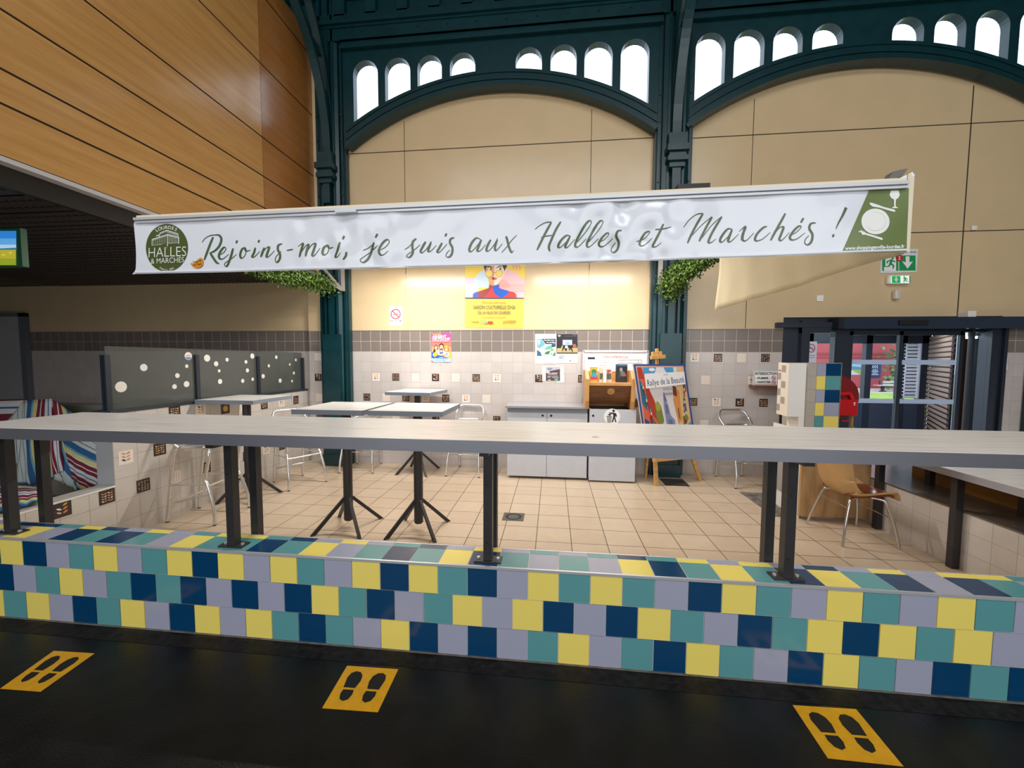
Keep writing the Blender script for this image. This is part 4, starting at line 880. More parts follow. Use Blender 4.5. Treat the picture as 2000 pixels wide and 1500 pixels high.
mb, sh, fin = sheet_on_wall('stage_poster', 'dark poster of people on a stage above a white strip, right of the pair', 'poster', [pb(650, 864), pb(1163, 862), pb(1165, 150), pb(665, 150)], Wp)
pr(655, 152, 1163, 634, '25222c'); pp([(660, 500), (655, 610), (1163, 610), (1163, 490)], 'b9a878'); pr(655, 606, 1163, 634, '3a342e'); pr(798, 298, 1030, 424, 'b4c4ee'); pp([(850, 410), (920, 330), (990, 400)], '98a8dc'); pp([(735, 560), (780, 440), (805, 430), (800, 480), (775, 575)], 'c8b060'); pp([(780, 570), (800, 470), (860, 470), (880, 560), (870, 570), (835, 500), (790, 575)], '1c1a20'); pp([(850, 500), (870, 430), (920, 440), (930, 500)], 'cfe0e0'); pp([(960, 570), (950, 440), (1010, 440), (1050, 590), (1035, 595), (990, 510)], '1c1a20'); pp([(1040, 410), (1100, 390), (1150, 470), (1060, 490)], 'a8623c'); pp([(870, 500), (870, 570), (895, 570), (900, 500)], '1c1a20')
for y, a, b, h in ((178, 680, 740, 'e0e0e4'), (196, 690, 760, 'e0e0e4'), (214, 700, 730, 'e0e0e4'), (170, 1040, 1135, '8a8690'), (204, 860, 1135, '6a6670')): pr(a, y, b, y+10, h)
for y, a, b, h, t_ in ((668, 695, 850, 'b4c4ea', 24), (712, 695, 825, 'b4c4ea', 22), (748, 695, 860, '9a9aa2', 8), (768, 695, 830, 'b0b0b8', 6), (664, 970, 1045, 'c0ccea', 6), (690, 970, 1060, 'c8d4ee', 8), (718, 970, 1030, 'd0daf0', 8), (802, 710, 770, '9a9aa0', 8), (800, 850, 905, 'b4b4ba', 8), (790, 975, 998, '5a5a62', 34), (798, 1045, 1120, 'a04a5a', 8)): pr(a, y, b, y+t_, h)
fin()
mb, sh, fin = sheet_on_wall('market_leaflet', 'small sheet with a dark square picture taped below the pair of posters', 'poster', [pb(300, 1302), pb(822, 1320), pb(825, 940), pb(300, 940)], Wp)
pr(388, 955, 735, 1298, '4a4248'); pp([(388, 955), (388, 1080), (735, 1010), (735, 955)], 'b8b4c0'); pp([(420, 990), (520, 980), (560, 1010), (450, 1040)], '6a8ab0'); pp([(400, 1040), (480, 1050), (470, 1110), (395, 1110)], 'e0c8b4'); pp([(500, 1090), (680, 1085), (670, 1150), (520, 1150)], '8a4a4a'); pp([(430, 1270), (480, 1255), (520, 1280), (470, 1298)], 'c8b06a'); pp([(590, 1240), (700, 1240), (690, 1298), (600, 1298)], '6a8a8a'); pp([(630, 1250), (670, 1250), (650, 1290)], 'a8d4e0')
for y, a, b in ((1100, 430, 510), (1100, 530, 680), (1128, 440, 660), (1175, 425, 530), (1175, 545, 685), (1205, 430, 500), (1210, 540, 700)): pr(a, y, b, y+14, 'd8cdd0')
fin()
# no-smoking notices
def nosmoke(label, x0, y0, x1, y1, Y, cx, cy, r, caption=None):
    mb, sh, fin = sheet_on_wall('no_smoking_sign', label, 'sign', [(x0, y1), (x1, y1), (x1, y0), (x0, y0)], Wp, Y)
    sh.poly([(cx-r*.62, cy-r*.05), (cx-r*.62, cy+r*.16), (cx+r*.42, cy+r*.16), (cx+r*.42, cy-r*.05)], Gy); sh.poly([(cx+r*.46, cy-r*.05), (cx+r*.46, cy+r*.16), (cx+r*.6, cy+r*.16), (cx+r*.6, cy-r*.05)], K)
    sh.line(cx-r*.66, cy-r*.66, cx+r*.66, cy+r*.66, r*.2, R_); sh.ring(cx, cy, r, r, .2, R_)
    if caption: sh.text(caption, cx-(x1-x0)*.46, y1-(y1-y0)*.24, 2.2, K, .02, 'LEFT', width=(x1-x0)*.92)
    else: sh.rect(x0+3, y1-8, x1-3, y1-7.3, Gy); sh.rect(x0+6, y1-5.5, x1-6, y1-4.8, Gy)
    return fin()
nosmoke('no-smoking sign on the bright cream wall left of the yellow poster', 760.5, 598, 786, 637, YB, 772.8, 613.5, 10, 'INTERDICTION DE FUMER')
nosmoke('no-smoking notice on the tiles right of the glass sliding doors', 1940, 689, 1967.5, 722, YB, 1954, 703, 9.5)
# INTERDICTION board on a little brown shelf
SY = 3.90
a, b = onY(1471, 752, SY), onY(1520, 724, SY)
t = thing('smoking_ban_board', ((a.x+b.x)/2, 3.95, a.z-.03), 'INTERDICTION FUMER VAPOTER board standing on a brown shelf on the tiled wall', 'sign')
mb = MB(); mb.box((a.x, SY, a.z), (b.x, SY+.012, b.z), Wp); sh = Sheet(mb, lambda x, y: onY(x, y, SY-.0002), (0, -1, 0))
for q in ((1472.5, 724.8, 1518.5, 724.8), (1472.5, 750.6, 1518.5, 750.6)): sh.line(*q, .6, K)
for x in (1472.6, 1518.4): sh.line(x, 724.8, x, 750.6, .6, K)
sh.text('INTERDICTION', 1474.5, 732, 5, K, .02, 'LEFT', width=42); sh.text('- FUMER', 1475, 740.2, 3.6, K, .03, 'LEFT', width=26); sh.text('- VAPOTER', 1475, 748, 3.6, K, .03, 'LEFT', width=30)
for cy in (738, 746.5): sh.ring(1511, cy, 4.2, 4.2, .22, R_); sh.line(1508.2, cy-2.8, 1513.8, cy+2.8, .9, R_); sh.rect(1508.5, cy-.4, 1513, cy+.5, K)
mb.build('board', t)
mb = MB(); mb.box((a.x-.01, SY-.06, a.z-.035), (b.x+.06, YB, a.z-.0005), mat('brown_shelf', '7a4526', .5)); mb.build('shelf', t)
# exit signs and small fittings on the beige wall
gr = mat('exit_green', '1d9a55', .4)
def runner(sh, x, y, s, m, flip=1):
    X = lambda a: x+a*s*flip; Yq = lambda b: y+b*s
    sh.oval(X(.18), Yq(-.42), .1*s, .11*s, m, 14)
    for pts in ([(-.02, -.32), (.2, -.3), (.1, .05), (-.1, .05)], [(.08, -.28), (.4, -.16), (.38, -.06), (.1, -.14)], [(0, -.28), (-.3, -.18), (-.34, .02), (-.24, .04), (-.2, -.12), (.02, -.16)], [(-.1, 0), (.1, 0), (.32, .2), (.24, .46), (.14, .44), (.18, .24), (-.04, .1)], [(-.1, 0), (.06, .04), (-.1, .3), (-.42, .36), (-.42, .26), (-.18, .22)]): sh.poly([(X(a), Yq(b)) for a, b in pts], m)
def arrow(sh, x, y, s, m): sh.poly([(x-.14*s, y-.45*s), (x-.14*s, y-.02*s), (x-.4*s, y-.1*s), (x, y+.45*s), (x+.4*s, y-.1*s), (x+.14*s, y-.02*s), (x+.14*s, y-.45*s)], m)
mb, sh, fin = sheet_on_wall('exit_sign', 'large white and green exit sign numbered 2 on the beige wall at the banner end', 'sign', [(1719, 533.5), (1790, 531.5), (1793, 486), (1722, 488)], mat('sign_white', 'e4e6ea', .25), lift=.01, thick=.008)
sh.rect(1723, 500, 1754.5, 529, gr); sh.rect(1756, 499, 1788, 528.5, gr); sh.poly([(1729, 529), (1729, 503), (1750, 502), (1750, 529)], Wp); runner(sh, 1739, 514, 24, gr); sh.poly([(1726, 529), (1726, 522), (1742, 521), (1742, 529)], Wp); arrow(sh, 1772, 513, 27, Wp); sh.oval(1756, 504, 7, 6.6, mat('sign_red', 'b8343e', .3)); sh.text('2', 1756, 507.2, 6.4, Wp, .02); sh.text('SECOURS', 1777, 494, 3.2, gr, .01, 'LEFT', width=12)
fin()
SE = 3.93
a, b = onY(1736, 554.5, SE), onY(1781, 536.5, SE)
t = thing('exit_light', ((a.x+b.x)/2, 3.96, a.z), 'small rounded emergency exit light just under the large exit sign', 'emergency light')
mb = MB(); mb.box((a.x, SE+.004, a.z), (b.x, YB, b.z), white_paint); mb.build('housing', t, bevel=.02)
mb = MB(); sh = Sheet(mb, lambda x, y: onY(x, y, SE), (0, -1, 0)); sh.rect(1741, 538.5, 1777, 553, mat('exit_lit_white', 'e8f4ec', .3, emit=.5)); sh.rect(1742, 539, 1758.5, 552.6, mat('exit_lit_green', '1fae5c', .3, emit=.35)); arrow(sh, 1750.3, 545.8, 12, Wp); runner(sh, 1768, 546, 13, gr, -1); sh.rect(1775.5, 539, 1777.5, 552.6, gr); mb.build('lens', t)
a, b = onY(1748.5, 584.5, SE), onY(1761.5, 565, SE); mb = MB(); mb.box((a.x, SE, a.z), (b.x, YB, b.z), mat('cream_plastic', 'd6ccc0', .4)); tag(mb.build('motion_detector', bevel=.02), 'small cream motion detector on the beige wall below the exit light', 'detector')
a, b = onY(1595.5, 588.5, 3.985), onY(1609, 576.5, 3.985); mb = MB(); mb.box((a.x, 3.985, a.z), (b.x, YB, b.z), Wp); tag(mb.build('blank_switch_plate', bevel=.003), 'square white blanking plate alone on the beige wall above the glazed doors', 'switch plate')
q = onY(1903, 445, 3.98); mb = MB(); mb.box((q.x-.03, 3.97, q.z-.03), (q.x+.03, 4, q.z+.03), white_paint); tag(mb.build('cable_clip', bevel=.01), 'tiny white clip where two wall joints cross right of the banner', 'clip')
a, b = onY(1891, 619, 3.86), onY(1908, 607, 3.86); mb = MB(); mb.box((a.x, 3.86, a.z), (b.x, YB, b.z), white_paint); tag(mb.build('door_sensor', bevel=.006), 'small white sensor box on the wall right above the door header', 'sensor')
# ------------------------------------------------------------------ banner on its awning rail
YBN = .10
vinyl = mat('white_vinyl', 'e4e8f0', .2, coat=.3); b_ink = mat('banner_olive_ink', '4f6345', .25); b_ol = mat('banner_olive_field', '6b7c45', .25); b_logo = mat('banner_logo_green', '505c30', .25)
def bw(x, z):
    """gentle creases of the vinyl"""
    px = (x-.84)/3.83
    a = .0018*math.sin(x*9+z*7)+.0012*math.sin(x*23-z*17)
    c = math.exp(-((px-.68)/.075)**2)+.45*math.exp(-((px-.33)/.10)**2)
    a += c*(.0065*math.sin(x*31+z*22)+.005*math.sin(x*17-z*38+1)+.003*math.sin(x*58+z*12))
    return a
def bp(px, py, lift=0):
    p = onY(px, py, YBN); p.y = YBN+bw(p.x, p.z)-lift; return p
topb = [(262, 436.5), (400, 431), (1000, 404), (1400, 385.5), (1776, 368)]
botb = [(259, 535.5), (266, 535), (400, 532.5), (1000, 517.5), (1400, 504.5), (1771, 491)]
def interp(L, x):
    if x <= L[0][0]: return L[0][1]
    for (a, b), (c, d) in zip(L[:-1], L[1:]):
        if x <= c: return b+(d-b)*(x-a)/(c-a)
    return L[-1][1]
mb = MB(); NX, NZ = 340, 20; P = []
for i in range(NZ+1):
    r = []; v = i/NZ
    for j in range(NX+1):
        u = j/NX; xl = 262+4*math.sin(v*2.6)+(0 if v < .93 else -(v-.93)*90); xr = 1776-5*v
        x = xl+(xr-xl)*u; r.append(bp(x, interp(topb, x)*(1-v)+interp(botb, x)*v))
    P.append(r)
mb.grid(P, vinyl)
mb.tube([bp(x, interp(botb, x)-3) for x in range(264, 1772, 60)]+[bp(1770, interp(botb, 1770)-3)], .006, vinyl, 8)
lay = [0]
def bpoly(pts, m, sub=0):
    lay[0] += 1; mb.face([bp(x, y, .0022+.00004*lay[0]) for x, y in pts], m)
def bgrid(pts4, m, nx=14, ny=10):
    (a, b, c, d) = [Vector(q) for q in pts4]; lay[0] += 1
    mb.grid([[bp(*(a.lerp(b, j/nx).lerp(d.lerp(c, j/nx), i/ny)), .0012+.00004*lay[0]) for j in range(nx+1)] for i in range(ny+1)], m)
def stroke(pts, m, thick=20, thin=8, wfun=None, n=7):
    """a brush stroke in crop units (a fifth of a pixel): broad going down, fine going up"""
    Q = smooth_pts([(a, b, 0) for a, b in pts], n); lay[0] += 1; L, N = [], len(Q); R = []
    ws = []
    for i, q in enumerate(Q):
        d = (Q[min(i+1, N-1)]-Q[max(i-1, 0)]).normalized(); k = max(0, min(1, d.y*.75+.38)); w = thin+(thick-thin)*k
        e = min(1, (i+1.2)/4, (N-i+.2)/5); ws.append(w*(.35+.65*e) if wfun is None else wfun(i/(N-1)))
    for i in range(N):
        w = sum(ws[max(0, i-2):i+3])/len(ws[max(0, i-2):i+3]); d = (Q[min(i+1, N-1)]-Q[max(i-1, 0)]).normalized(); nrm = Vector((-d.y, d.x, 0))*(w/2)
        for s in (1, -1):
            c = Q[i]+nrm*s; R.append(bp(240+c.x/5, 380+c.y/5, .0008+.000008*lay[0]))
    mb.raw(R, [(2*i, 2*i+1, 2*i+3, 2*i+2) for i in range(N-1)], m)
O2 = lambda L: [(x+2000, y) for x, y in L]; O3 = lambda L: [(x+3800, y-150) for x, y in L]; O4 = lambda L: [((1380-240+x/4.348)*5, (330-380+y/4.348)*5) for x, y in L]
ST = [  # Rejoins-moi,
 [(770, 468), (800, 428), (850, 402), (905, 394)], [(882, 415), (852, 485), (820, 570), (795, 640)], [(895, 396), (940, 398), (964, 435), (945, 498), (900, 548), (850, 572)], [(850, 566), (880, 615), (912, 662), (938, 674)],
 [(940, 592), (985, 565), (1006, 530), (990, 515), (960, 545), (937, 592), (946, 626), (980, 625), (1032, 582)],
 [(1075, 525), (1058, 590), (1030, 665), (1010, 700), (990, 688), (1002, 662), (1060, 625), (1110, 583)], [(1118, 448), (1106, 476)],
 [(1200, 518), (1165, 535), (1146, 590), (1160, 622), (1190, 602), (1206, 555), (1196, 522), (1206, 552), (1250, 545)],
 [(1298, 520), (1284, 570), (1266, 608), (1290, 608), (1342, 556)], [(1338, 446), (1328, 472)],
 [(1386, 520), (1366, 572), (1350, 612)], [(1356, 590), (1400, 528), (1432, 515), (1416, 568), (1405, 608), (1430, 604), (1484, 548)],
 [(1555, 480), (1520, 496), (1515, 540), (1536, 582), (1535, 630), (1507, 664), (1490, 640), (1505, 600), (1548, 552)], [(1600, 546), (1662, 534)],
 [(1714, 510), (1762, 478), (1746, 545), (1726, 612)], [(1732, 588), (1788, 505), (1816, 490), (1800, 548), (1786, 606)], [(1790, 580), (1842, 498), (1882, 480), (1866, 540), (1850, 592), (1872, 594), (1926, 520)],
 [(1998, 490), (1960, 515), (1945, 565), (1962, 588), (1994, 560), (2004, 510), (1996, 492), (2010, 520), (2050, 512)],
 O2([(120, 465), (96, 538), (70, 604), (95, 606), (126, 568)]), O2([(160, 402), (146, 438)]), O2([(184, 560), (180, 600), (154, 638)]),
 # je suis aux
 O2([(345, 546), (400, 522), (458, 478)]), O2([(456, 470), (430, 550), (390, 628), (346, 664), (320, 640), (362, 602), (440, 545), (496, 500)]), O2([(490, 386), (472, 426)]),
 O2([(512, 548), (566, 515), (602, 465), (585, 440), (546, 470), (504, 545), (516, 588), (550, 588), (592, 550)]),
 O2([(752, 538), (800, 505), (850, 450), (870, 434)]), O2([(868, 432), (834, 462), (828, 512), (832, 570), (800, 614), (770, 602), (800, 572), (860, 532), (906, 490)]),
 O2([(956, 460), (930, 510), (910, 556), (930, 568), (976, 518), (1010, 455)]), O2([(1008, 465), (986, 530), (984, 556), (1010, 550), (1060, 495)]),
 O2([(1116, 470), (1090, 520), (1070, 556), (1092, 562), (1142, 510), (1166, 480)]), O2([(1160, 378), (1146, 408)]),
 O2([(1235, 420), (1200, 435), (1195, 475), (1218, 520), (1212, 580), (1182, 612), (1155, 600), (1165, 570), (1192, 540)]),
 O2([(1494, 438), (1450, 425), (1405, 475), (1382, 538), (1402, 556), (1452, 508), (1500, 442)]), O2([(1500, 440), (1476, 500), (1460, 546), (1490, 546), (1542, 488)]),
 O2([(1592, 440), (1560, 500), (1550, 546), (1576, 546), (1622, 494), (1660, 425)]), O2([(1656, 440), (1634, 510), (1640, 546), (1665, 530), (1706, 480)]),
 O2([(1742, 408), (1756, 450), (1770, 510), (1796, 566), (1818, 545)]), O2([(1700, 566), (1752, 510), (1800, 446), (1848, 398)]),
 # Halles
 O3([(225, 492), (270, 455), (330, 424), (388, 418)]), O3([(382, 425), (330, 520), (280, 620), (245, 692)]), O3([(476, 415), (430, 490), (385, 590), (360, 660), (370, 706)]), O3([(284, 570), (340, 556), (402, 546)]),
 O3([(572, 556), (530, 550), (475, 600), (450, 655), (470, 666), (520, 622), (566, 560)]), O3([(566, 560), (535, 620), (520, 660), (546, 662), (612, 588)]),
 O3([(605, 652), (700, 540), (760, 452), (776, 412), (752, 404), (710, 450), (660, 540), (618, 630), (626, 666), (660, 652), (724, 584)]), O3([(718, 648), (815, 536), (875, 450), (890, 410), (866, 402), (824, 448), (774, 538), (732, 628), (740, 664), (775, 650), (846, 578)]),
 O3([(858, 612), (910, 580), (946, 535), (925, 526), (880, 570), (848, 630), (865, 656), (910, 642), (984, 578)]),
 O3([(1068, 508), (1030, 515), (1015, 560), (1042, 620), (1032, 680), (996, 710), (972, 690), (985, 650), (1012, 618)]),
 # et
 O3([(1216, 608), (1290, 580), (1346, 520), (1338, 506), (1300, 525), (1260, 590), (1245, 640), (1276, 652), (1320, 622), (1374, 568)]), O3([(1476, 440), (1440, 520), (1400, 600), (1376, 654), (1410, 656), (1456, 620)]), O3([(1400, 490), (1470, 490), (1556, 465)]),
 # Marchés
 O3([(1676, 470), (1730, 398), (1800, 346), (1866, 334)]), O3([(1862, 340), (1800, 445), (1748, 545), (1712, 626)]), O3([(1740, 570), (1840, 460), (1950, 366)]), O3([(1952, 370), (1900, 460), (1855, 550), (1828, 606)]), O3([(1850, 580), (1950, 450), (2048, 362)]), O3([(2050, 366), (1990, 460), (1940, 550), (1918, 614), (1945, 618), (1990, 584)]),
 O4([(222, 512), (180, 510), (130, 570), (114, 610), (135, 619), (185, 572), (216, 520)]), O4([(218, 516), (196, 570), (184, 612), (210, 613), (272, 553)]),
 O4([(278, 530), (322, 490), (330, 500), (306, 560), (298, 606)]), O4([(310, 556), (324, 500), (306, 580), (310, 606), (340, 606), (402, 543)]),
 O4([(512, 488), (480, 500), (430, 550), (411, 596), (430, 611), (480, 592), (542, 538)]), O4([(668, 378), (630, 450), (580, 540), (546, 606)]), O4([(570, 560), (620, 500), (654, 494), (640, 540), (620, 596), (645, 602), (704, 538)]),
 O4([(706, 568), (765, 535), (802, 495), (786, 485), (745, 520), (709, 576), (725, 602), (770, 592), (834, 543)]), O4([(822, 418), (800, 456)]),
 O4([(924, 460), (885, 465), (870, 505), (896, 560), (886, 620), (856, 645), (832, 630), (840, 595), (868, 566)]),
 O4([(1076, 556), (1070, 580)])]
for s_ in ST: stroke(s_, b_ink, 23 if len(s_) > 2 else 24, 9 if len(s_) > 2 else 15)
stroke(O4([(1182, 330), (1152, 396), (1118, 458), (1095, 510)]), b_ink, wfun=lambda t: 24*(1-t)**.7+5)
# round market emblem
lay[0] = 0
C1 = lambda x, y: (240+x/5, 380+y/5)
def c1poly(L, m): bpoly([C1(*q) for q in L], m)
cx_, cy_, rx_, ry_ = 431, 520, 203, 234
N = 48; lay[0] += 1
rings = []
for q in (0.02, .35, .7, 1): rings.append([bp(*C1(cx_+rx_*q*math.cos(2*PI*k/N), cy_+ry_*q*math.sin(2*PI*k/N)), .0012+.00004*lay[0]) for k in range(N+1)])
mb.grid(rings, b_logo)
lay[0] += 4
bwht = mat('banner_white_print', 'eef0ec', .25)
def btext(s_, x, y, h, w, bold=0, slope=-.035, m=bwht):
    lay[0] += 1; tmp = MB(); text(tmp, s_, lambda a, b: (a, b, 0), m, h/.7, bold, 'LEFT'); ww = max(p.x for p in tmp.v)
    text(mb, s_, lambda a, b: bp(*C1(x+a*w/ww, y-b+slope*a*w/ww), .0030+.00004*lay[0]), m, h/.7, bold, 'LEFT')
btext('HALLES', 250, 618, 98, 370, -.012, -.045); btext('& MARCHÉS', 282, 680, 52, 318, -.004, -.06)
for k, chh in enumerate('LOURDES'):
    a = math.radians(-121+58*k/6)
    x, y = cx_+2+180*math.cos(a), cy_+184*math.sin(a)
    an = a+PI/2; lay[0] += 1
    text(mb, chh, lambda p, q: bp(*C1(x+p*math.cos(an)+q*math.sin(an), y+p*math.sin(an)-q*math.cos(an)), .0020+.00004*lay[0]), bwht, 46, .006, 'CENTER')
for k, chh in enumerate('Depuis 1895'):
    a = math.radians(111-40*k/10); x, y = cx_+10+186*math.cos(a), cy_+222*math.sin(a); an = a-PI/2; lay[0] += 1
    text(mb, chh, lambda p, q: bp(*C1(x+p*math.cos(an)+q*math.sin(an), y+p*math.sin(an)-q*math.cos(an)), .0020+.00004*lay[0]), bwht, 26, 0, 'CENTER')
def c1line(a, b, w): 
    dx, dy = b[0]-a[0], b[1]-a[1]; L = math.hypot(dx, dy); n = (-dy/L*w/2, dx/L*w/2)
    c1poly([(a[0]+n[0], a[1]+n[1]), (b[0]+n[0], b[1]+n[1]), (b[0]-n[0], b[1]-n[1]), (a[0]-n[0], a[1]-n[1])], bwht)
for a, b, w in (((432, 350), (365, 378), 7), ((432, 350), (545, 386), 7), ((365, 378), (365, 402), 4), ((432, 362), (545, 400), 3), ((432, 362), (350, 398), 3), ((545, 386), (545, 412), 4), ((440, 392), (552, 418), 7), ((440, 392), (292, 440), 7), ((440, 392), (444, 508), 6), ((292, 440), (292, 500), 5), ((552, 418), (552, 486), 5), ((444, 404), (552, 430), 3), ((440, 404), (295, 450), 3), ((330, 410), (348, 396), 8), ((348, 396), (364, 412), 8), ((292, 498), (390, 490), 3), ((444, 480), (552, 472), 3)): c1line(a, b, w)
for k in range(7): c1line((306+19*k, 437-6*k), (306+19*k, 496-2*k), 2.6)
for k in range(8): c1line((456+13*k, 400+3*k), (456+13*k, 484-1.5*k), 2.4)
for k in range(9): c1line((442+12*k, 357+3.4*k), (442+12*k, 384+3*k), 1.8)
# orange leaf sticker
och = mat('sticker_orange', 'd98e22', .3); c1poly([(664, 668), (690, 676), (722, 656), (742, 630), (765, 618), (785, 630), (792, 660), (785, 695), (755, 718), (720, 722), (690, 706), (672, 685)], och)
btext('Village de', 686, 672, 18, 86, .01, -.22, mat('sticker_ink', '5a3410', .4)); btext('Las Tapas', 696, 698, 18, 78, .01, -.16, MATS['sticker_ink'])
lay[0] = 0
# olive end field with plate, cutlery and glass
f4 = lambda x, y: (1380+x/4.348, 330+y/4.348)
bgrid([f4(1382, 178), f4(1718, 163), f4(1700, 706), f4(1143, 718)], b_ol)
lay[0] += 2
def p4(L, m=bwht): bpoly([f4(*q) for q in L], m)
for r, m in ((1, bwht), (.735, b_ol), (.72, bwht)): p4([(1431+119*r*math.cos(2*PI*k/40), 447+110*r*math.sin(2*PI*k/40)) for k in range(40)], m)
p4([(1382, 287), (1400, 287), (1450, 302), (1500, 322), (1590, 346), (1602, 356), (1592, 366), (1560, 358), (1470, 330), (1410, 320), (1386, 302)])
p4([(1566, 184), (1630, 183), (1640, 222), (1626, 248), (1606, 260), (1603, 318), (1622, 330), (1622, 334), (1572, 334), (1572, 330), (1590, 320), (1590, 260), (1566, 246), (1554, 220)])
p4([(1306, 540), (1330, 530), (1346, 545), (1420, 568), (1484, 588), (1492, 598), (1482, 606), (1410, 582), (1340, 560), (1318, 562)])
for k in range(4): p4([(1308+11*k-6*k, 540+5*k), (1284+9*k, 534-5*k+3), (1286+9*k, 528-5*k+3), (1312+11*k-6*k, 534+4*k)])
lay[0] += 1; tmp = MB(); text(tmp, 'www.shoppingenville-lourdes.fr', lambda a, b: (a, b, 0), bwht, 40, .03, 'LEFT'); ww = max(p.x for p in tmp.v)
text(mb, 'www.shoppingenville-lourdes.fr', lambda a, b: bp(*f4(1172+a*508/ww, 690-b*1.05-.038*a*508/ww), .0020+.00004*lay[0]), bwht, 40, .03, 'LEFT')
tag(mb.build('banner'), 'long white banner lettered Rejoins-moi, je suis aux Halles et Marchés with green ends', 'banner')
# rail above the banner
rail_m = mat('white_aluminium_rail', 'cfd2d6', .3, .3); cream_tube = mat('cream_awning_cloth_roll', 'e2d6bc', .6)
ra0, ra1 = onY(266, 421, YBN), onY(1771, 347, YBN); rb0, rb1 = onY(263, 437.5, YBN), onY(1771, 369, YBN)
h0 = ra0.z-rb0.z; t = thing('awning_rail', ((ra0.x+ra1.x)/2, YBN, (ra0.z+ra1.z)/2), 'white grooved awning front rail that carries the long lettered banner', 'awning rail')
def rbar(mb, v0, v1, y0, y1, m, ex=0):
    P = []
    for x, zt, zb2 in ((ra0.x-ex, ra0.z, rb0.z), (ra1.x+ex, ra1.z, rb1.z)):
        za, zc = zb2+(zt-zb2)*v0, zb2+(zt-zb2)*v1; P += [(x, y0, za), (x, y1, za), (x, y1, zc), (x, y0, zc)]
    mb.raw(P, [(0, 1, 2, 3), (7, 6, 5, 4), (0, 4, 5, 1), (1, 5, 6, 2), (2, 6, 7, 3), (3, 7, 4, 0)], m)
mb = MB(); rbar(mb, 0, .22, YBN-.012, YBN+.06, rail_m); rbar(mb, .22, .32, YBN-.004, YBN+.06, rail_m); rbar(mb, .32, .62, YBN-.018, YBN+.06, rail_m); rbar(mb, .62, .72, YBN-.006, YBN+.06, rail_m)
mb.build('rail', t)
mb = MB(); rbar(mb, .72, 1.0, YBN+.0, YBN+.07, cream_tube); mb.build('cloth_roll', t)
mb = MB(); a, b = onY(654, 415, YBN-.03), onY(695, 409, YBN-.03); mb.box((a.x, YBN-.03, a.z), (b.x, YBN-.0125, b.z), rail_m); mb.build('joint_cover', t)
a = onY(1746, 349, YBN+.1); mb = MB(); mb.obox(a+Vector((0, 0, .012)), Vector((.03, 0, .006)), Vector((0, .02, 0)), Vector((.01, 0, .018)), mat('grey_bracket', '6f6a66', .5)); mb.build('clip', t)
# side cloth hanging from the right end of the rail and running back
cloth = mat('cream_canvas', 'd0c3a0', .75, noise=.05, nscale=4, bump=.25, bscale=7)
p0 = onY(1776, 350, YBN+.02); XS = p0.x; YE = onX(1396, 560, XS-.05).y; zb0 = onX(1396, 605, XS-.05).z; ztop = p0.z

mb = MB(); P = []
for i in range(13):
    v = i/12; r = []
    for j in range(49):
        u = j/48; y = YBN+.03+(YE-YBN-.03)*u; wv = .010*math.sin(u*14+v*2)*v+.005*math.sin(u*33+1)*v+.012*math.sin(u*6+v*5)
        zt = ztop+.36*u; z = zt+(zb0-zt)*v
        r.append((XS-.03*u+wv, y, z))
    P.append(r)
mb.grid(P, cloth); tag(mb.build('side_cloth', solid=.004), 'plain cream canvas hanging from the right end of the banner rail', 'awning cloth')
mb = MB(); mb.box((XS-.012, YBN+.012, rb1.z-.27), (XS+.014, YBN+.03, ztop+.02), cream_tube); mb.bar((XS-.05, YBN+.04, ztop-.01), (XS+.012, YBN+.02, ztop+.018), .02, .02, rail_m); tag(mb.build('corner_strip'), 'narrow cream upright strip closing the right end of the banner', 'awning strip')
# ------------------------------------------------------------------ tube lamps hung behind the banner
for k, (a, b) in enumerate(TUBES):
    lab = ('white strip lamp hung behind the left half of the banner', 'white strip lamp hung behind the right half of the banner')[k]
    t = thing('strip_lamp', ((a+b)/2, 3.0, 3.045), lab, 'lamp', 'strip lamps behind the banner')
    mb = MB(); mb.box((a-.03, 2.97, 3.057), (b+.03, 3.03, 3.095), white_paint); mb.build('housing', t)
    mb = MB(); mb.cyl((a, 3.0, 3.045), (b, 3.0, 3.045), .012, mat('tube_glow', 'ffe2b8', .4, emit=9), 12); mb.build('tube', t)
    mb = MB()
    for x in (a+.1, b-.1): mb.bar((x, 3.0, 3.10), (x, 3.999, 3.10), .02, .012, white_paint)
    mb.build('wall_arm', t)
# ------------------------------------------------------------------ brackets and leaf garlands
wb = mat('galvanised_bracket', 'a9a59d', .45, .4)
def garland(name, label, pts, n, rad, seed):
    r = random.Random(seed); ms = [mat('leaf_'+h, h, .5) for h in ('55731f', '3d5a1a', '6b8832', '2c4514')]; mb = MB(); P = smooth_pts(pts, 8); L = len(P)-1
    for _ in range(n):
        u = r.random()*L; i = min(int(u), L-1); c = P[i].lerp(P[i+1], u-i); R = rad*(1.35-.85*i/L)*(.85+.2*math.sin(i*1.7)); d = Vector((r.gauss(0, 1), r.gauss(0, 1), r.gauss(0, 1))).normalized(); c = c+d*R*r.random()**.5
        a = Vector((r.gauss(0, 1), r.gauss(0, 1), r.gauss(-.3, 1))).normalized(); b = a.cross(d+Vector((.1, .2, .3))).normalized(); s = r.uniform(.016, .030); n_ = a.cross(b)*s*.3
        mb.face([c, c+a*s*.6+b*s*.55+n_, c+a*s*1.5, c+a*s*.6-b*s*.55+n_], ms[r.randrange(4) if r.random() < .8 else 0])
    mb.tube(P, .01, ms[3], 6)
    return tag(mb.build(name), label, 'garland')
XA = onY(652, 560, 3.80).x; zg = onY(640, 560, 3.80).z
gl = [onX(642, 558, XA-.05), onX(612, 549, XA-.05), onX(575, 543, XA-.05), onX(535, 538, XA-.05), onX(470, 517, XA-.05)]
garland('leaf_garland', 'green leaf garland hanging at the left column under the emblem end of the banner', gl, 4200, .15, 3)
